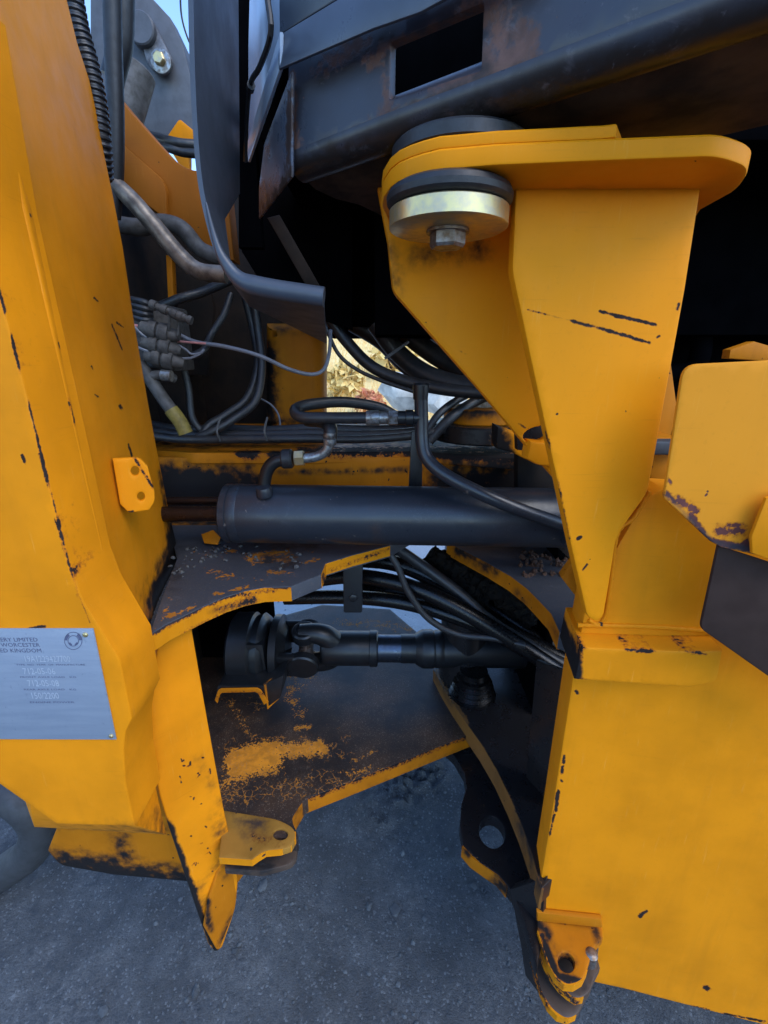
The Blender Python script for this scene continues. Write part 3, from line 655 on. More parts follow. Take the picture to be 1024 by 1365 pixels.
dbl = [px(TPp.hit(*q) + Vector((0, .002 if i < 9 else 0, .0162))) for i, q in enumerate([t[:2] for t in tp[:8]] + [(800, 214), (816, 213.4), (826, 235), (815, 300), (560, 330), (520, 300)])]
plate('doubler_plate', M['yellow_clean'], dbl, Zdn(1.6762), .0098, RF, bev=.0015, h=.012, wear=[(520, 200, 560, 188, 3, .6)])
weld([(866, 655), (845, 690), (823, 712), (814, 775), (806, 823), (794, 831), (783, 824)], RP.off(.0005), .0028, M['weld'], RF)
weld([(770, 833), (820, 834), (880, 836), (955, 842)], RP.off(.001), .0035, M['weld'], RF)
weld([(690, 243), (760, 243), (850, 243), (934, 243)], GP.off(.0005), .0035, M['weld'], RF)
# pillar and hitch ears
MB().lathe(at(905, 700, .60) - Vector((0, 0, .35)), (0, 0, 1), [(0, .045), (.36, .045), (.372, .040), (.38, .02)], 28).build('pillar', M['yellow'], RF)
plate('pillar_block', M['yellow_old'], [(868, 583), (905, 583), (905, 660), (866, 660)], Yp(.70), .06, RF, bev=.006)
plate('pillar_cap', M['grey_rubber'], [(862, 588), (912, 588), (910, 607), (862, 607)], Yp(.68), .08, RF, bev=.004)
arc = [(596, 722), (617, 733), (650, 750), (681, 768), (702, 784), (720, 802), (735, 818), (746, 842), (790, 850), (860, 800), (840, 715), (690, 690), (600, 700)]
UA = plate('upper_hitch_arc', M['deck'], arc, Zup(1.055), .036, RF, bev=.0015, h=.012)
edge_strip('edge_face', arc[:8], 1.019, 1.054, .0006, M['yellow_old'], UA, grime=[(612, 735, 660, 760, 16, .8), (690, 790, 700, 800, 14, .5), (730, 830, 745, 850, 12, .4)])
plate('weld_tab', M['yellow_old'], [(748, 770), (764, 748, 4), (772, 760), (790, 812), (776, 806)], RP.off(-.07), .02, RF, wear=[(752, 760, 770, 758, 6, .6)])
mb = MB()
for k in range(60):
    p = Zup(1.056).hit(RNG.uniform(690, 758), RNG.uniform(737, 768))
    mb.lathe(p, RNG.normal(size=3) * [.3, .3, 0] + np.array([0, 0, 1]), [(0, RNG.uniform(.002, .009)), (RNG.uniform(.002, .006), RNG.uniform(.002, .006)), (.008, 0.001)], 6)
mb.build('rust_flakes', M['rust'], RF)['kind'] = 'stuff'
HX, HY = .235, 1.12
HB = MB().lathe((HX, HY, 1.31), (0, 0, 1), [(0, .115), (.004, .119), (.036, .119), (.04, .115)], 44).build('hitch_ear', M['oily'], RF, wear=[(660, 585, 745, 600, 22, .8)])
MB().lathe((HX, HY, 1.35), (0, 0, 1), [(0, .085), (.003, .088), (.032, .088), (.036, .084)], 44).build('pin_cap', M['yellow_old'], RF, grime=[(600, 548, 670, 552, 8, .9)])
MB().lathe((HX, HY, 1.386), (0, 0, 1), [(0, .03), (.014, .03), (.016, .026)], 6).build('pin_bolt', M['bolt'], RF)
plate('hitch_ear_tab', M['yellow_clean'], [(663, 568), (690, 578), (706, 594), (745, 590), (748, 624), (722, 622, 10), (700, 612, 20), (684, 604), (662, 598)], Yp(.88), .05, RF, bev=.004, h=.008, grime=[(660, 568, 672, 605, 22, 1.3)])
MB().lathe((HX, HY, .60), (0, 0, 1), [(0, .07), (.45, .07)], 32).build('hitch_pin', M['oily'], RF)
plate('ear_web', M['brown_wall'], [(690, 606), (760, 615), (775, 760), (690, 680)], Yp(.95), .03, RF)
# lower ears
le = [(578, 892), (590, 915), (604, 938), (622, 964), (642, 992), (662, 1025), (680, 1062), (696, 1100), (710, 1140), (722, 1185), (760, 1150), (790, 1000), (790, 880), (700, 850), (610, 866)]
LE = plate('lower_hitch_ear', M['oily'], le, Zup(.60), .046, RF, bev=.002, h=.012, wear=chain([(582, 895), (604, 935), (622, 962)], 9, .7) + chain([(640, 990), (680, 1062), (722, 1180)], 6, .5))
edge_strip('edge_face', le[:10], .546, .599, .0006, M['brown_edge'], LE, grime=[(580, 900, 604, 940, 8, .5), (690, 1090, 722, 1190, 14, .6)])
MB().lathe((.25, 1.04, .59), (0, 0, 1), [(0, .066), (.01, .066), (.014, .058), (.022, .062), (.028, .054), (.036, .058), (.042, .050), (.05, .054), (.056, .046), (.066, .046), (.07, .038), (.088, .038)], 36).build('grease_boss', M['hose_oily'], RF)
lk = [(588, 990), (606, 1008), (619, 1030), (622, 1050), (615, 1072), (613, 1100), (618, 1128), (640, 1150), (664, 1166), (684, 1190), (700, 1230), (716, 1290), (724, 1250), (726, 1190), (706, 1090), (670, 1000), (630, 960)]
LK = plate('link_plate', M['oily'], lk, Zup(.485), .034, RF, holes=[circ(656, 1109, 17, 22, rot=-.3)], bev=.0025, h=.01, wear=chain([(622, 1138), (645, 1156), (668, 1180)], 9, .75) + [(640, 1080, 660, 1060, 24, .3)])
edge_strip('edge_face', [(616, 1128), (628, 1142), (642, 1152), (664, 1167), (676, 1182)], .452, .484, .0006, M['yellow_old'], LK, grime=[(616, 1128, 624, 1140, 8, .8), (660, 1175, 676, 1190, 16, .9)])
plate('link_web', M['oily'], [(680, 1186), (728, 1170), (722, 1240), (722, 1330), (700, 1300), (694, 1260)], PL(at(705, 1250, .565), (-.75, -.66, 0)), .02, RF)
plate('keel_wall', M['oily'], [(715, 880), (765, 900), (735, 1085), (715, 1195), (690, 1160)], PL(at(735, 1000, .72), (-.9, -.43, 0)), .01, RF, wear=[(745, 940, 722, 1150, 14, .45)])
# towing lug
T3 = plate('towing_lug', M['brown_metal'], [(690, 1215), (700, 1235), (712, 1285, 10), (722, 1322, 10), (737, 1346, 12), (756, 1358, 8), (770, 1352, 6), (800, 1290), (780, 1215)], Zup(.415), .018, RF, h=.008)
edge_strip('edge_face', [(708, 1275), (714, 1298), (722, 1322), (731, 1340), (743, 1353), (757, 1357), (768, 1352)], .397, .414, .0008, M['yellow_chip'], T3, wear=[(700, 1270, 730, 1340, 12, .55)])
T2 = plate('towing_lug', M['brown_metal'], [(694, 1206), (699, 1190, 8), (714, 1188, 8), (800, 1240), (796, 1290, 12), (786, 1325, 12), (768, 1332, 12), (746, 1314, 14), (729, 1288, 14), (718, 1258), (702, 1232)], Zup(.452), .020, RF, h=.008, wear=[(700, 1200, 720, 1255, 16, .4)], grime=[(730, 1280, 780, 1320, 18, .5)])
edge_strip('edge_face', [(702, 1232), (718, 1258), (727, 1283), (736, 1300), (746, 1313), (757, 1323), (768, 1330), (778, 1328)], .432, .451, .0008, M['yellow_chip'], T2, wear=[(700, 1232, 725, 1285, 8, .5), (730, 1300, 770, 1340, 10, .6)])
T1 = plate('towing_lug', M['yellow_old'], [(716, 1220), (802, 1230), (804, 1250), (792, 1263), (785, 1284, 10), (778, 1306, 14), (754, 1314, 16), (736, 1295, 16), (724, 1262, 10), (717, 1240)], Zup(.495), .020, RF, holes=[circ(755, 1283, 11, 14, rot=-.4)], bev=.002, h=.005,
      wear=[(738, 1220, 752, 1228, 7, .9), (722, 1245, 740, 1296, 5, .95), (740, 1298, 758, 1310, 6, .95), (758, 1311, 778, 1304, 4, .8), (755, 1283, 755, 1283, 22, .72), (727, 1238, 732, 1250, 6, .7)], grime=[(726, 1262, 740, 1298, 10, 1.2), (740, 1300, 776, 1308, 9, 1.2), (755, 1283, 757, 1285, 21, .9), (795, 1240, 798, 1255, 12, .7), (716, 1225, 730, 1250, 16, .8), (730, 1225, 790, 1232, 10, .4), (738, 1262, 748, 1275, 14, .4)])
edge_strip('edge_face', [(717, 1240), (724, 1262), (732, 1285), (741, 1301), (752, 1311), (765, 1312), (777, 1305), (783, 1292)], .475, .494, .0008, M['yellow_chip'], T1, wear=[(722, 1262, 750, 1315, 9, .55)])
plate('lug_weld', M['yellow_old'], [(716, 1217), (802, 1226), (804, 1238), (716, 1229)], RP.off(.010), .012, RF, bev=.004)
MB().lathe(Zup(.49).hit(788, 1273), (0, 0, 1), [(-.02, .011), (.004, .011), (.007, .008), (.008, .004)], 20).build('lug_bolt', M['bolt'], RF)
# inside walls that shut the light out behind the gusset
MB().abox(.42, 1.9, 1.25, 1.28, .35, 1.70).build('inner_wall', M['void'], RF)  # black fill for the recess shade
MB().abox(.40, .42, .95, 1.26, .35, 1.30).build('inner_side_wall', M['void'], RF)  # black fill for the recess shade
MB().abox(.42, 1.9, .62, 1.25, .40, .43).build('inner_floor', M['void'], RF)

# ------------------------------------------------------------------ CAB above
CB = thing('cab', 'dark steel cab underside with diagonal floor beam, square window hole and slate fascia, top right', 'cab', (.4, .9, 1.7))
bn = Vector((-.559, -.829, 0)); BP = PL((.065, .50, 1.7), bn)
beam = [(385, 236), (450, 213), (520, 188), (600, 162), (700, 128), (900, 60), (1130, -18), (1130, -200), (700, -130), (430, 0), (384, 90)]
hole = fillet([(520, 57, 4), (644, 4, 4), (641, 93, 5), (519, 132, 4)])
ub_ = [BP.hit(*q) for q in beam[:7]]
bf_ = [px(p + Vector((0, 0, .0215))) for p in ub_] + beam[7:]
rust = [(490, 80, 640, 20, 30, .62), (600, 140, 680, 90, 60, 1.1), (640, 20, 700, 60, 56, .8), (510, 180, 660, 130, 46, 1.1), (430, 90, 480, 60, 40, .6), (385, 100, 400, 220, 18, .7), (470, 180, 530, 140, 24, .5), (510, 60, 515, 140, 16, .6)]
plate('floor_beam', M['cab_steel'], bf_, BP, .012, CB, holes=[hole], bev=.002, h=.014, wear=rust,
      grime=[(560, 140, 680, 110, 40, .7), (385, 232, 540, 180, 34, .9), (540, 180, 900, 58, 22, .8), (430, 110, 520, 40, 22, .5), (640, 100, 680, 40, 30, .6)])
bk = Vector((.559, .829, 0))
MB().tube([p + bk * .0215 + Vector((0, 0, .0218)) for p in ub_], .0215, 40, smooth=False).build('beam_corner', M['cab_steel'], CB, wear=[(600, 160, 700, 130, 30, .8), (385, 236, 520, 188, 14, .5)], grime=[(385, 240, 1130, -8, 60, 1.0)])
# underside of the beam, sloping back
u0 = [BP.hit(*q) for q in ((385, 236), (450, 213), (520, 188), (600, 162), (700, 128), (900, 60), (1130, -18))]
back = Vector((.559, .829, -.02))
mb = MB(); vs = []; ks = [0, .02, .06, .11, .17]
for p in u0:
    for j, k in enumerate(ks): vs.append(p + back * (k + .025) + Vector((0, 0, .006 - (.006 if j in (1, 2) else 0) - (.0 if j < 3 else 0))))
    vs.append(p + back * .195 + Vector((0, 0, .03))); vs.append(p + back * .04 + Vector((0, 0, .03)))
S7 = 7
fs = [[i * S7 + j, i * S7 + (j + 1) % S7, (i + 1) * S7 + (j + 1) % S7, (i + 1) * S7 + j] for i in range(len(u0) - 1) for j in range(S7)] + [list(range(S7)), [(len(u0) - 1) * S7 + j for j in range(S7)][::-1]]
mb.add(vs, fs); mb.build('beam_underside', M['under'], CB)
def corner(p0, p1):
    d = Vector((p1.x - p0.x, p1.y - p0.y, 0)).normalized(); n = Vector((-d.y, d.x, 0))
    if n.dot(O_ - p0) < 0: n = -n
    return PL(p0, n)
f0 = BP.hit(386, 236); FP = corner(f0, Zup(f0.z).hit(345, 292))
plate('corner_panel', M['panel_blue'], [(388, 236), (345, 292), (345, 250), (352, 190), (388, 95)], FP, .004, CB, bev=.002, h=.014, wear=[(388, 120, 386, 230, 14, .8), (346, 290, 385, 235, 12, .8)], grime=[(345, 280, 386, 236, 16, .7)])
# body sheet over the beam
FA = BP.off(.03)
plate('fascia', M['fascia'], [(371, 47), (452, -2), (700, -140), (700, -60), (560, 16), (497, 38), (371, 92)], FA, .004, CB, bev=.001)
f0 = FA.hit(373, 91); FPo = corner(f0, Zup(f0.z).hit(331, 214))
plate('fascia_corner', M['glass'], [(373, 42), (373, 91), (331, 216), (329, 192)], FPo, .004, CB, bev=.001)  # side of the fascia painted pale for its sky reflection
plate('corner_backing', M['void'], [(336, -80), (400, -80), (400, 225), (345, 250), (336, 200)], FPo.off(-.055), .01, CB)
plate('door_panel', M['glass'], [(334, -60), (373, -60), (373, 44), (331, 192), (331, 60)], FPo.off(-.014), .006, CB)  # door panel painted pale for its sky reflection
plate('grille', M['cab_sheet'], [(371, -80), (372, 46), (452, -2), (640, -100)], FA.off(-.012), .01, CB)
MB().tube([FPo.off(.012).hit(*q) for q in ((357, 0), (361, 45), (346, 90), (334, 112), (329, 160), (327, 215))], .0028, 8, step=4).build('door_strut', M['rubber'], CB)
MB().tube([FPo.off(.012).hit(*q) for q in ((335, 113), (333.5, 119))], .005, 8).build('strut_joint', M['rubber'], CB)
plate('hanging_strut', M['brown_wall'], [(356, 290), (372, 286), (430, 388), (416, 395)], Yp(.80), .012, CB, wear=[(365, 292, 420, 388, 8, .35)])
# cab floor and belly
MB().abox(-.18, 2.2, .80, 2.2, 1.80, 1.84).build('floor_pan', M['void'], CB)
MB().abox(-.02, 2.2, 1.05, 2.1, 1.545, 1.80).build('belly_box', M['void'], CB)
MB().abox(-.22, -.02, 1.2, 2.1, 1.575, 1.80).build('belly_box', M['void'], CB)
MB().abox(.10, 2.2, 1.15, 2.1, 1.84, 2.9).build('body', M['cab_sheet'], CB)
plate('front_wall', M['void'], [(322, 150), (380, 150), (470, 200), (470, 440), (425, 425), (345, 372), (322, 335)], Yp(1.12), .01, CB)  # black sheet added for the dark recess under the cab
plate('door_post', M['void'], [(316, -80), (345, -80), (338, 160), (350, 330), (318, 330)], Yp(.88), .02, CB)  # black strip added for the dark gap beside the door
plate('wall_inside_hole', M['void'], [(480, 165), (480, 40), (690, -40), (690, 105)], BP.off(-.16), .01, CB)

# mudguard strip: vertical strip facing the joint, its foot turning right
MG = thing('mudguard', 'slate grey bent sheet mudguard hanging from the top, its foot curving right', 'mudguard', (-.15, .6, 1.56))
near = [at(258, -60, .56), at(258, 0, .56), at(261, 120, .56), at(267, 215, .56), at(275, 270, .56), at(289, 325, .56), at(302, 352, .56), at(322, 374, .56), at(355, 384, .56), at(432, 396, .56)]
far_ = [at(318, -60, .74), at(318, 0, .74), at(319, 130, .74), at(320, 258, .74), at(300, 292, .66), at(307, 345, .62), at(316, 378, .62), at(335, 404, .66), at(376, 424, .78), at(436, 455, .98)]
ns = spline(near, 5); fs_ = [far_[i].lerp(far_[i + 1], k / 5) for i in range(len(far_) - 1) for k in range(5)] + [far_[-1]]; mb = MB(); vs = []; ff = []
K = 6
for a, b in zip(ns, fs_):
    for j in range(K): vs.append(a.lerp(b, j / (K - 1)))
n0 = len(vs)
for i, (a, b) in enumerate(zip(ns, fs_)):
    t = (ns[min(i + 1, len(ns) - 1)] - ns[max(i - 1, 0)]).normalized(); nn = t.cross((b - a).normalized()).normalized()
    if nn.x + nn.z < 0: nn = -nn
    for j in range(K): vs.append(a.lerp(b, j / (K - 1)) - nn * .005)
m = len(ns)
for i in range(m - 1):
    for j in range(K - 1):
        ff.append([i * K + j, i * K + j + 1, (i + 1) * K + j + 1, (i + 1) * K + j]); ff.append([n0 + q for q in (i * K + j, (i + 1) * K + j, (i + 1) * K + j + 1, i * K + j + 1)])
    for j in (0, K - 1): ff.append([i * K + j, (i + 1) * K + j, n0 + (i + 1) * K + j, n0 + i * K + j])
for i in (0, m - 1):
    for j in range(K - 1): ff.append([i * K + j, i * K + j + 1, n0 + i * K + j + 1, n0 + i * K + j])
mb.add(vs, ff); mb.build('sheet', M['guard'], MG)
MB().tube([p for p in ns[20:]], lambda t: .0012 + .0095 * min(1, t * 1.4), 12, smooth=False).build('rolled_edge', M['guard'], MG)

# ------------------------------------------------------------------ cab mount
MT = thing('cab_mount', 'round rubber cab mount with shiny zinc washer and hex bolt under the yellow top plate', 'rubber mount', (.066, .53, 1.60))
mc = Vector((.066, .535, 0))
MB().lathe(mc + Vector((0, 0, 1.624)), (0, 0, 1), [(0, .0585), (.0012, .0605), (.0163, .0605), (.0175, .059)], 56).build('washer', M['zinc'], MT)
MB().lathe(mc + Vector((0, 0, 1.6417)), (0, 0, 1), [(0, .055), (.002, .0605), (.005, .063), (.010, .0635), (.015, .061), (.018, .056)], 56).build('rubber_ring', M['rubber'], MT)
MB().lathe(mc + Vector((0, 0, 1.6075)), (0, 0, 1), [(0, .0165), (.003, .0185), (.0145, .0185)], 6).build('bolt_head', M['bolt'], MT, sharp=20)
MB().lathe(mc + Vector((0, 0, 1.6212)), (0, 0, 1), [(0, .022), (.0026, .022)], 28).build('bolt_washer', M['bolt'], MT)
MB().lathe(mc + Vector((.012, .02, 1.6865)), (0, 0, 1), [(0, .067), (.002, .070), (.012, .070), (.0148, .067)], 56).build('rubber_pad', M['rubber'], MT)

# ------------------------------------------------------------------ cover plates at the right edge
CV = thing('cover_plate', 'faded yellow cover plate with rusty flaking lower edge at the right', 'cover plate', (.38, .42, 1.2))
plate('panel', M['yellow_faded'], [(912, 486, 20), (1150, 474), (1150, 770), (962, 730), (948, 722), (885, 664, 4)], PL((.33, .47, 1.3), (-.12, -.99, 0)), .006, CV, bev=.0015, h=.007,
      wear=[(886, 655, 900, 668, 9, .72), (904, 665, 926, 680, 11, .8), (920, 684, 936, 708, 8, .75), (960, 708, 988, 706, 15, .72), (950, 722, 1000, 732, 9, .8), (995, 726, 1010, 736, 12, .9), (892, 640, 894, 645, 5, .8), (935, 715, 950, 722, 7, .6)], grime=[(888, 658, 948, 722, 9, .5), (950, 724, 1005, 734, 10, .7)])
plate('panel', M['yellow'], [(1022, 664), (1150, 640), (1150, 790), (1003, 738), (1002, 715)], PL((.33, .455, 1.3), (-.12, -.99, 0)), .006, CV, label='small bright yellow plate overlapping the cover at the frame edge')
SB = thing('step_box', 'dark plum steel box side below the faded yellow cover plate', 'box', (.42, .44, 1.0))
plate('side_sheet', M['box_dark'], [(958, 728), (1150, 790), (1150, 990), (934, 838, 8)], PL((.35, .475, 1.1), (-.14, -.985, 0)), .006, SB, bev=.0015)

# ------------------------------------------------------------------ steering cylinder
c0, c1 = at(303, 684, .88), at(800, 691, .86); ca = (c1 - c0).normalized(); cl = (c1 - c0).length
SC = thing('steering_cylinder', 'blue black steering cylinder lying across the articulation gap', 'hydraulic cylinder', ((c0 + c1) / 2)[:])
MB().lathe(c0 + ca * .022, ca, [(0, .0605)] + [(cl * k / 24, .0605) for k in range(1, 24)] + [(cl, .0605)], 48).build('barrel', M['cyl'], SC, wear=[(345, 655, 352, 700, 5, .6)], grime=[(350, 660, 354, 725, 5, .9), (490, 655, 505, 725, 24, .35), (300, 722, 760, 728, 8, .4)])
MB().lathe(c0, ca, [(-.004, .050), (0, .0585), (.002, .0605), (.014, .0605), (.0155, .0585), (.0185, .0585), (.0195, .0612), (.034, .0612), (.036, .0606)], 48).build('end_cap', M['cyl'], SC)
MB().tube([c0 + Vector((-.30, 0, -.002)), c0 + Vector((.0, 0, -.002))], .016, 20, smooth=False).build('rod', M['rod'], SC)
pe = [at(352, 652, .86), at(353, 640, .86), at(357, 626, .86), at(366, 616, .86), at(384, 611, .86)]
MB().tube(pe, .0125, 14).build('port_elbow', M['shaft'], SC)
MB().lathe(at(353, 660, .845), (0, -.2, 1), [(0, .016), (.012, .0155), (.018, .013)], 18).build('port_boss', M['cyl'], SC)
hp = [at(561, 522, .86), at(562, 560, .86), at(563, 590, .855), at(570, 612, .845), (at(595, 634, .825)), at(650, 662, .795), at(700, 682, .79), at(752, 700, .80), at(770, 712, .815)]
MB().tube(hp, .0128, 16).build('hard_pipe', M['cyl'], SC)
MB().lathe(at(561, 519, .86), (0, 0, 1), [(-.018, .0138), (.0, .0148), (.008, .0148), (.011, .012)], 18).build('pipe_cap', M['shaft'], SC)
plate('pipe_stay', M['shaft'], [(549, 575), (563, 575), (563, 650), (545, 650)], Yp(.93), .012, SC)
MB().lathe(at(772, 712, .80) - ca * .03, ca, [(0, .02), (.05, .02)], 18).build('pipe_boss', M['cyl'], SC)
for v_, y_ in ((668, .93), (690, .96)):
    p = at(230, v_, y_); tag(MB().tube([p + Vector((-.2, 0, 0)), p + Vector((.16, 0, 0))], .009, 12, smooth=False).build('steel_pipe', M['rod'] if v_ == 668 else M['shaft']), 'thin rust brown pipe left of the cylinder end, upper of two' if v_ == 668 else 'thin black pipe left of the cylinder end, lower of two', 'pipe', 'pipes beside the cylinder rod')
plate('paint_flake', M['yellow_old'], [(268, 712), (284, 706), (294, 716), (290, 726), (272, 724)], PL(at(280, 716, .93), (0, -.8, .6)), .004, FF)

# ------------------------------------------------------------------ drive shaft
s0, s1 = at(262, 862, 1.10), at(790, 866, 1.10); s1.z = s0.z - .012; sa = (s1 - s0).normalized()
def along(u): # point of the shaft axis seen in column u
    t = (u - 262) / (790 - 262); return s0.lerp(s1, t)
SH = thing('drive_shaft', 'black drive shaft with universal joint and polished spline running through the hitch', 'drive shaft', along(500)[:])
L = lambda u: (along(u) - s0).length
def seg(name, mat, prof, n=36): return MB().lathe(s0, sa, [(L(u), r) for u, r in prof], n).build(name, M[mat], SH)
seg('gearbox_stub', 'void', [(180, .085), (316, .085)])
seg('bearing_ring', 'shaft', [(312, .086), (316, .100), (340, .100), (343, .092), (352, .098), (358, .088), (362, .070)], 48)
seg('flange_yoke', 'shaft', [(366, .055), (367, .094), (376, .094), (378, .07), (384, .05)], 40)
pc = along(408); up = Vector((0, -.25, 1)).normalized(); sd = sa.cross(up).normalized()
for s in (-1, 1):
    q = pc + sd * (.060 * s); mb = MB()
    mb.box(q - sa * .04, sa * .05, up * .040, sd * .011, .008)
    mb.lathe(q - sd * .013, sd, [(0, .040), (.004, .044), (.022, .044), (.026, .040)], 28)
    mb.build('yoke_ear', M['shaft'], SH)
for s in (-1, 1):
    q = pc + up * (.060 * s); mb = MB()
    pts = [q - sa * .012, q + sa * .030, pc + up * (.050 * s) + sa * .058, pc + up * (.026 * s) + sa * .078]
    mb.tube(pts, lambda t: .026 + .008 * t, 16); mb.lathe(q - up * .018, up, [(0, .028), (.004, .034), (.030, .034), (.034, .030), (.035, .022), (.033, .020)], 28)
    mb.build('yoke_ear', M['shaft'], SH)
mb = MB(); mb.lathe(pc - up * .062, up, [(0, .018), (.003, .02), (.121, .02), (.124, .018)], 24); mb.lathe(pc - sd * .064, sd, [(0, .018), (.003, .02), (.125, .02), (.128, .018)], 24)
mb.build('cross', M['bolt'], SH)
seg('neck', 'shaft', [(428, .03), (431, .044), (436, .049), (492, .049), (494, .047)])
seg('seal_collar', 'shaft', [(492, .048), (493, .0515), (502, .0515), (503.5, .048)])
seg('polished_spline', 'polished', [(500, .039), (536, .039)])
seg('spline_end', 'shaft', [(534, .041), (556, .041)])
seg('tube_collar', 'shaft', [(553, .043), (561, .053), (564, .0545), (576, .0545), (578, .0515), (581, .0535), (588, .0535), (590, .051)], 40)
seg('tube', 'shaft', [(588, .0515), (790, .0515)], 40)
# bearing saddle of the front frame
sad = Yp(1.02)
plate('bearing_saddle', M['shaft'], [(318, 860), (350, 860), (356, 900), (362, 918), (312, 918), (316, 900)], sad, .10, FF, bev=.006)
SD = plate('saddle_seat', M['shaft'], [(288, 925, 5), (290, 914, 4), (350, 914), (362, 908), (378, 900), (374, 930), (358, 942), (346, 924), (300, 922), (288, 936)], Yp(.96), .12, FF, bev=.002)
plate('saddle_rim', M['yellow_old'], [(286, 934), (291, 918, 6), (346, 917, 6), (358, 936), (352, 940), (343, 923, 4), (294, 924, 4), (290, 938)], Yp(.955), .004, FF, h=.006, wear=[(286, 930, 360, 922, 10, .45)])
plate('saddle_gusset', M['yellow_old'], [(352, 912), (378, 896), (372, 932), (357, 946)], PL(at(365, 920, .97), (.55, -.8, 0)), .006, FF, grime=[(352, 912, 362, 912, 16, .6)])

# ------------------------------------------------------------------ hoses, pipes and wires
def hose(name, label, pts, rpx, mat, cat='hose', group=None, n=12, ribs=None, parent=None):
    P = [at(*q) for q in pts]; mid = P[len(P) // 2]; d = mid - O_; dep = d.y * C_ - d.z * S_
    o = MB().tube(P, rpx * dep / FOC, n, ribs=ribs).build(name, M[mat], parent)
    if parent is None: tag(o, label, cat, group)
    return o
hose('corrugated_conduit', 'ribbed black conduit down the right edge of the tower top', [(90, -30, .90), (97, 0, .90), (105, 40, .90), (119, 90, .90), (129, 140, .90), (135, 190, .90), (138, 240, .92)], 14, 'hose', 'conduit', ribs=.0022)
hose('rubber_strip', 'long flat black rubber strip hanging beside the ribbed conduit', [(149, -30, 1.0), (151, 60, 1.0), (154, 150, 1.0), (154, 230, 1.0), (150, 290, 1.0)], 11, 'rubber', 'rubber strip')
hose('hydraulic_hose', 'thick short black hose at the very top, in front of the boom plate', [(163, -30, 1.05), (163, 20, 1.05), (161, 60, 1.05), (150, 105, 1.05)], 15, 'rubber', group='hoses at the boom')
hose('steel_pipe', 'brown weathered pipe slanting down to the mudguard, front of two', [(140, 235, 1.0), (175, 266, 1.0), (205, 300, 1.0), (240, 341, 1.0), (265, 361, 1.0), (302, 366, 1.0)], 11, 'pipe_brown', 'pipe', 'pipes left of the mudguard')
hose('steel_pipe', 'grey pipe arching behind the brown slanting pipe', [(140, 296, 1.08), (185, 303, 1.08), (215, 297, 1.08), (243, 305, 1.08), (268, 333, 1.08), (300, 346, 1.08)], 10.5, 'hose_dusty', 'pipe', 'pipes left of the mudguard')
hose('hydraulic_hose', 'dark hose rising right from the valve connectors', [(205, 412, 1.1), (240, 398, 1.1), (268, 390, 1.12), (310, 372, 1.15)], 6, 'hose', group='hoses inside the front frame')
hose('hydraulic_hose', 'slim hose hanging diagonally behind the wire, right of the valve', [(308, 392, 1.15), (298, 420, 1.12), (282, 445, 1.1), (272, 466, 1.06), (255, 475, 1.03)], 4.5, 'hose', group='hoses inside the front frame')
hose('hydraulic_hose', 'outer of two hoses drooping in a long bow left of the yellow post', [(338, 395, 1.2), (344, 440, 1.2), (349, 490, 1.18), (340, 535, 1.14), (310, 560, 1.1), (285, 574, 1.08), (262, 584, 1.07)], 5.5, 'hose', group='hoses inside the front frame')
hose('hydraulic_hose', 'inner of two hoses drooping in a long bow left of the yellow post', [(327, 395, 1.22), (338, 440, 1.22), (344, 485, 1.2), (330, 530, 1.16), (300, 554, 1.12), (280, 566, 1.1), (268, 582, 1.08)], 5.5, 'hose', group='hoses inside the front frame')
hose('hydraulic_hose', 'dark hose looping down behind the yellow sleeved one', [(245, 490, 1.1), (252, 520, 1.1), (256, 555, 1.09), (268, 574, 1.09), (280, 586, 1.09)], 4.5, 'hose', group='hoses inside the front frame')
YS = thing('hydraulic_hose', 'dark hose with olive yellow sleeve ending at the cross member', 'hose', at(215, 530, .98)[:], 'hoses inside the front frame')
hose('hose_body', '', [(186, 485, .98), (200, 505, .98), (218, 532, .98), (236, 556, .98)], 8.5, 'hose_dusty', parent=YS)
hose('sleeve', '', [(228, 546, .98), (240, 562, .98), (248, 578, .98)], 9.5, 'sleeve', parent=YS)
for i, (dv, y, r, lab) in enumerate(((0, 1.17, 6.5, 'rearmost'), (7, 1.11, 6, 'middle'), (14, 1.05, 5.5, 'front'))):
    hose('hydraulic_hose', lab + ' of three black hoses lying along the yellow cross member', [(196, 566 + dv, y), (240, 573 + dv * .9, y), (300, 572 + dv, y), (360, 574 + dv * .8, y), (420, 571 + dv, y), (480, 573 + dv * .9, y), (540, 572 + dv * .7, y), (590, 566 + dv * .5, y), (640, 552 + dv * .5, y + .1)], r, 'hose', group='hoses along the cross member')
for u in (292, 355):
    p = at(u, 576, 1.02); tag(MB().tube([p + Vector((.0, .0, -.02)), p + Vector((-.002, -.006, .005)), p + Vector((0, .02, .03))], .0025, 6).build('cable_tie', M['tie']), 'pale cable tie round the hoses on the cross member, %s one' % ('left' if u < 300 else 'right'), 'cable tie', 'cable ties on the cross member hoses')
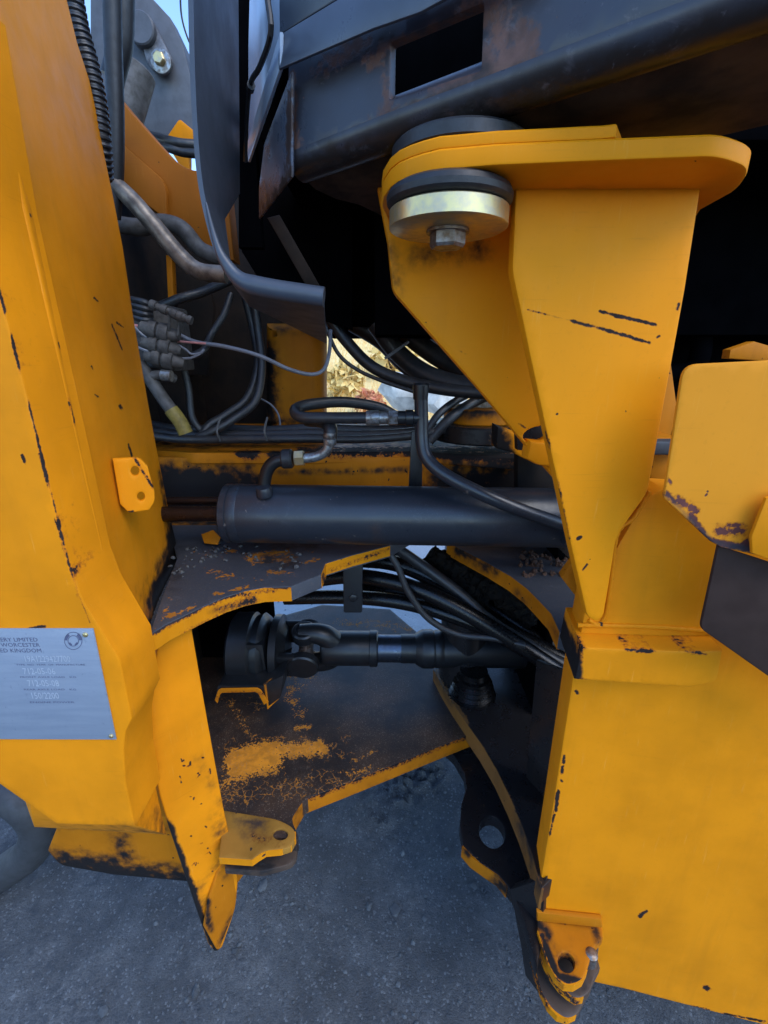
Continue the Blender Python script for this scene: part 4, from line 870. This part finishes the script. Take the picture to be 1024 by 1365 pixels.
# looped hose with crimped fitting
LO = thing('hydraulic_hose', 'black hose doubled back in a flat loop above the cylinder with rusty crimped fitting', 'hose', at(450, 550, .92)[:], 'hoses above the cylinder')
hose('hose_body', '', [(530, 556, .99), (505, 543, .98), (460, 536, .96), (415, 539, .93), (394, 546, .90), (402, 556, .88), (440, 557, .87), (492, 557, .86)], 7.5, 'hose', parent=LO)
fx = at(488, 557, .86)
MB().lathe(fx, (1, 0, 0), [(0, .0125), (.002, .0135), (.024, .0135), (.026, .0115), (.042, .0115)], 20).build('crimp', M['fitting'], LO)
MB().lathe(fx + Vector((.042, 0, 0)), (1, 0, 0), [(0, .0135), (.001, .0145), (.017, .0145), (.018, .0135)], 6).build('nut', M['fitting'], LO, sharp=20)
MB().lathe(fx + Vector((.060, 0, 0)), (1, 0, 0), [(0, .013), (.014, .013), (.015, .015), (.028, .015), (.03, .012), (.05, .012)], 20).build('adapter', M['shaft'], LO)
EH = thing('hose_fitting', 'grey bent steel fitting with hex nut joining the cylinder port elbow', 'hose fitting', at(420, 605, .86)[:])
MB().lathe(at(376, 612, .86), (1, .0, .05), [(0, .017), (.003, .019), (.018, .019), (.021, .016)], 22).build('rubber_collar', M['rubber'], EH)
MB().lathe(at(393, 611, .86), (1, 0, .05), [(0, .0145), (.001, .0155), (.0175, .0155), (.0185, .014)], 6).build('nut', M['zinc'], EH, sharp=20)
MB().tube([at(404, 611, .86), at(420, 609, .86), at(434, 602, .86), at(439, 590, .86), at(440, 578, .87)], .0095, 14).build('bent_tube', M['fitting'], EH)
MB().lathe(at(440, 594, .86), (0, .05, 1), [(0, .0105), (.004, .0125), (.012, .0125), (.014, .010), (.018, .012), (.024, .012)], 18).build('crimp', M['fitting'], EH)
MB().tube([at(440, 584, .87), at(440, 570, .88), at(430, 562, .92), at(410, 560, .97)], .0135, 14).build('hose_end', M['hose'], EH)
# wires
hose('electric_cable', 'pale grey cable running from the valve past the bowed hoses to the post', [(238, 446, 1.02), (262, 456, 1.02), (300, 462, 1.0), (345, 474, 1.0), (385, 492, 1.02), (415, 499, 1.04), (432, 492, 1.06), (439, 470, 1.08), (441, 440, 1.1)], 2.6, 'wire_white', 'cable', 'wires at the valve', 8)
hose('electric_cable', 'pink wire joining the pale cable right of the valve', [(236, 455, 1.01), (255, 456.5, 1.01), (275, 458, 1.01)], 1.5, 'wire_pink', 'cable', 'wires at the valve', 6)
hose('electric_cable', 'pink wire entering the valve from the tower side', [(172, 433, .98), (185, 435, .98), (200, 438, .99)], 2.2, 'wire_pink', 'cable', 'wires at the valve', 6)
hose('electric_cable', 'grey wire entering the valve below the pink one', [(180, 436, .97), (190, 446, .97), (204, 455, .98)], 1.6, 'wire_white', 'cable', 'wires at the valve', 6)
hose('electric_cable', 'grey wire entering the lowest valve section', [(184, 463, .97), (194, 467, .97), (208, 472, .98)], 1.8, 'wire_white', 'cable', 'wires at the valve', 6)
hose('electric_cable', 'grey wire leaving the middle valve section to the slim hose', [(238, 460, .99), (248, 466, .99), (256, 472, .99), (270, 470, .99)], 1.5, 'wire_white', 'cable', 'wires at the valve', 6)
hose('electric_cable', 'grey wire leaving the lowest valve section to the slim hose', [(242, 478, .99), (255, 477, .99), (266, 472, .99), (272, 466, 1.0)], 1.6, 'wire_white', 'cable', 'wires at the valve', 6)
hose('electric_cable', 'thin wire curving down to the hoses left of the post', [(345, 530, 1.2), (362, 540, 1.2), (372, 555, 1.2), (374, 576, 1.2)], 1.3, 'wire_white', 'cable', 'wires at the valve', 6)
# valve block
VB = thing('valve_block', 'dusty solenoid valve block with three coils beside the yellow tower', 'valve', at(212, 500, 1.0)[:])
c = at(208, 448, 1.06); MB().box(c, (.058, 0, -.008), (0, .05, 0), (0, 0, .065), .006).build('body', M['valve'], VB)
for i, (u, v) in enumerate(((186, 436), (188, 455), (192, 472))):
    p, q = at(u, v, .98), at(u + 54, v + 13, .99); ax = q - p; l = ax.length
    MB().lathe(p, ax, [(0, .010), (.004, .014), (l * .22, .015), (l * .24, .0185), (l * .42, .0185), (l * .44, .015), (l * .5, .019), (l * .72, .019), (l * .74, .014), (l * .92, .012), (l, .008)], 20).build('coil', M['valve'], VB)
for i, (u, v) in enumerate(((200, 405), (215, 411), (228, 417), (236, 420))):
    p = at(u, v, .97); MB().lathe(p, (.9, 0, -.35), [(0, .008), (.002, .0095), (.012, .0095), (.013, .007), (.022, .007), (.023, .009), (.03, .008)], 12).build('connector', M['valve'], VB)
MB().tube([at(222, 415, .97), at(226, 425, .97), at(226, 445, .98)], .003, 8).build('jumper', M['valve'], VB); MB().tube([at(236, 420, .98), at(238, 432, .98), at(237, 448, .98)], .003, 8).build('jumper', M['valve'], VB)
for k in range(4):
    MB().tube([at(170, 398 + k * 7, .99), at(190, 402 + k * 8, .98), at(204, 408 + k * 6, .99)], .006, 8).build('harness_lead', M['hose'], VB)
MB().tube([at(196, 505, .98), at(210, 500, .98), at(225, 502, .99), at(232, 505, 1.0)], .010, 12).build('bottom_fitting', M['valve'], VB)
MB().lathe(at(216, 500, .975), (1, 0, -.1), [(0, .0115), (.02, .0115)], 12).build('fitting_band', M['fitting'], VB)
# dark hoses under the cab
for i, (P, r, lab) in enumerate((([(440, 425, 1.15), (462, 455, 1.15), (495, 488, 1.13), (540, 508, 1.1), (600, 520, 1.05), (670, 525, 1.0)], 8, 'lowest thick hose of the dark bundle under the cab'),
        ([(500, 430, 1.2), (530, 470, 1.2), (570, 500, 1.15), (620, 515, 1.1), (680, 520, 1.05)], 13, 'second thick hose of the dark bundle under the cab'),
        ([(520, 420, 1.25), (555, 455, 1.25), (600, 485, 1.2), (650, 505, 1.1), (690, 515, 1.05)], 13, 'third thick hose of the dark bundle under the cab'),
        ([(540, 410, 1.3), (585, 445, 1.3), (630, 480, 1.2), (690, 510, 1.1)], 14, 'uppermost thick hose of the dark bundle beside the wing plate'),
        ([(470, 430, 1.3), (510, 455, 1.3), (540, 485, 1.28), (575, 505, 1.25), (640, 520, 1.2)], 12, 'rear thick hose of the dark bundle, closest to the bank'))):
    hose('hydraulic_hose', lab, P, r, 'hose', group='dark hoses under the cab')
hose('electric_cable', 'thin black beaded cable sagging below the dark hose bundle', [(432, 430, 1.1), (450, 470, 1.1), (475, 492, 1.1), (510, 508, 1.08), (552, 522, 1.05)], 2.6, 'hose', 'cable')
hose('hydraulic_hose', 'dark hose slanting down left to the cross member, left of two', [(650, 515, 1.1), (612, 532, 1.08), (585, 552, 1.05), (566, 580, 1.04)], 5, 'hose', group='dark hoses by the hitch pin')
hose('hydraulic_hose', 'dark hose slanting down left to the cross member, right of two', [(670, 518, 1.1), (632, 536, 1.08), (600, 558, 1.05), (572, 588, 1.04)], 7, 'hose', group='dark hoses by the hitch pin')
tag(MB().tube([at(513, 478, 1.1), at(530, 466, 1.1), at(545, 455, 1.1)], .0035, 6).build('cable_tie', M['tie']), 'grey cable tie across the dark hose bundle under the cab', 'cable tie')
hose('hydraulic_hose', 'faint dark hose arching behind the gusset at the right', [(880, 500, 1.1), (925, 490, 1.1), (935, 450, 1.1), (922, 400, 1.1), (890, 365, 1.1)], 13, 'void', group='hoses behind the gusset')
tag(plate('bracket_plate', M['yellow_old'], [(972, 478), (974, 466), (1006, 455), (1030, 462), (1030, 482)], Yp(.80), .02, None), 'small yellowish bracket poking up behind the faded cover plate', 'bracket')
# oily bundle between the shelf and the shaft
for P, r, lab, mt in (([(515, 722, 1.0), (560, 752, 1.0), (612, 790, .97), (660, 832, .93), (750, 886, .88)], 7.5, 'straight oily hose running highest across the bundle above the shaft', 'hose'),
        ([(400, 776, 1.05), (470, 768, 1.02), (540, 780, .98), (600, 805, .94), (680, 852, .9), (760, 905, .86)], 11, 'fat oily hose in the middle of the bundle above the shaft', 'hose_oily'),
        ([(380, 797, 1.05), (460, 796, 1.03), (530, 802, 1.0), (600, 820, .97), (680, 852, .92), (760, 898, .88)], 10, 'fat oily hose at the bottom of the bundle above the shaft', 'hose_oily'),
        ([(460, 745, 1.1), (530, 752, 1.06), (600, 785, 1.02), (670, 835, .98), (750, 880, .92)], 11, 'oily hose lying behind the straight hose in the bundle', 'hose_oily'),
        ([(500, 735, 1.15), (570, 762, 1.12), (640, 800, 1.08), (700, 840, 1.0), (760, 875, .95)], 12, 'rearmost oily hose under the curved hitch arc', 'hose_oily'),
        ([(470, 785, 1.1), (540, 790, 1.06), (610, 812, 1.02), (690, 858, .95), (750, 890, .9)], 12, 'oily hose just below the middle of the bundle', 'hose_oily')):
    hose('hydraulic_hose', lab, P, r, mt, group='oily hoses above the drive shaft')
hose('electric_cable', 'thin black cable sagging in front of the oily hose bundle', [(512, 725, .96), (530, 755, .95), (545, 790, .94), (572, 825, .93), (610, 845, .92), (660, 851, .9), (700, 860, .88)], 4.5, 'hose', 'cable')
HS = thing('hanging_strap', 'short black flat strap hanging from the shelf with one bolt', 'strap', at(470, 760, .93)[:])
plate('strap', M['shaft'], [(457, 738), (484, 738), (483, 817, 3), (458, 817, 3)], Yp(.93), .012, HS, bev=.002)
MB().lathe(at(471, 796, .93), (0, -1, 0), [(0, .010), (.006, .010), (.007, .008)], 6).build('bolt', M['shaft'], HS)
mb = MB()
for path, r in (([(572, 740, 1.08), (600, 752, 1.05), (630, 768, 1.03), (660, 788, 1.0), (695, 815, .98)], .026), ([(585, 760, 1.06), (620, 780, 1.02), (650, 800, 1.0)], .022), ([(640, 775, 1.0), (680, 800, .97), (710, 830, .95)], .02)):
    b = MB(); b.tube([at(*q) for q in path], r, 26, step=16)
    b.v = [p + Vector((noise.noise(p * 60), noise.noise(p * 60 + Vector((9, 0, 0))), noise.noise(p * 60 + Vector((0, 9, 0))))) * .010 + Vector((noise.noise(p * 190), noise.noise(p * 190 + Vector((5, 0, 0))), noise.noise(p * 190 + Vector((0, 5, 0))))) * .007 for p in b.v]
    mb.add(b.v, b.f)
tag(mb.build('grease', M['grease']), 'black matted grease and leaf litter caked on the hoses under the hitch arc', 'grease', kind='stuff')

# ------------------------------------------------------------------ loader boom behind, top left
BO = thing('loader_boom', 'grey rounded boom end with pivot pin and retaining bolt against the sky, top left', 'loader arm', at(205, 190, 1.5)[:])
plate('boom_plate', M['boom'], [(120, -60), (170, -30), (200, -6), (226, 22), (244, 60), (254, 100), (258, 140), (257, 175), (247, 192), (222, 190), (190, 185), (120, 140)], Yp(1.5), .05, BO, bev=.004)
plate('retainer_plate', M['retainer'], [(180, 25, 14), (205, 30, 14), (232, 84, 16), (218, 103, 14), (197, 88, 12)], Yp(1.48), .012, BO, bev=.003)
MB().lathe(at(188, 38, 1.47), (0, -1, 0), [(-.02, .035), (.004, .035), (.007, .032)], 30).build('pivot_pin', M['boom'], BO)
MB().lathe(at(215, 82, 1.47), (0, -1, 0), [(-.005, .026), (.003, .026), (.004, .023)], 26).build('washer', M['fitting'], BO)
MB().lathe(at(214, 80, 1.466), (0, -1, 0), [(0, .0145), (.012, .0145), (.014, .012)], 6).build('bolt', M['zinc'], BO, sharp=20)
MB().lathe(at(182, 92, 1.35), (-.35, -.2, -.9), [(0, .04), (.004, .043), (.12, .043), (.13, .035)], 28).build('pin_boss', M['hose_dusty'], BO)
LA = thing('arm_support', 'orange yellow arm support plates with curved top edge behind the tower', 'support', at(220, 300, 1.15)[:])
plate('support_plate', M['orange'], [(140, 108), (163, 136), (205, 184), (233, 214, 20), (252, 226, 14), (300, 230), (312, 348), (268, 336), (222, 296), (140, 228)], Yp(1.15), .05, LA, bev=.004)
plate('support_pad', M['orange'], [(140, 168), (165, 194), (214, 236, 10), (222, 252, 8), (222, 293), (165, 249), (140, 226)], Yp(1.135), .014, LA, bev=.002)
tag(plate('arm_gusset', M['yellow'], [(220, 186), (239, 158, 4), (268, 182), (268, 190)], Yp(1.42), .04, None), 'small bright yellow gusset peeking over the arm support, next to the mudguard', 'gusset')
tag(plate('arm_gusset', M['yellow_faded'], [(226, 198), (252, 206), (252, 226), (238, 218)], Yp(1.44), .02, None), 'small orange plate below the two hoses beside the mudguard', 'gusset')
hose('hydraulic_hose', 'upper of two black hoses crossing the yellow gusset beside the mudguard', [(195, 180, 1.40), (225, 188, 1.36), (245, 192, 1.36), (275, 194, 1.38)], 6, 'hose', group='hoses at the boom')
hose('hydraulic_hose', 'lower of two black hoses crossing the yellow gusset beside the mudguard', [(195, 186, 1.40), (225, 197, 1.36), (245, 203, 1.36), (275, 206, 1.36)], 5.5, 'hose', group='hoses at the boom')
hose('electric_cable', 'thin dark cable curving against the blue sky at the top left', [(240, -20, 1.6), (242, 20, 1.6), (250, 50, 1.6), (262, 75, 1.6)], 1.3, 'hose', 'cable', n=6)

# curved guard at the lower left
GD = hose('rubber_guard', 'thick grey curved rubber guard edge below the slab, lower left corner', [(-60, 1060, .95), (-10, 1052, .92), (30, 1070, .90), (52, 1100, .90), (44, 1132, .90), (20, 1152, .90), (-10, 1170, .90), (-70, 1190, .90)], 22, 'grey_rubber', 'rubber guard', n=24)
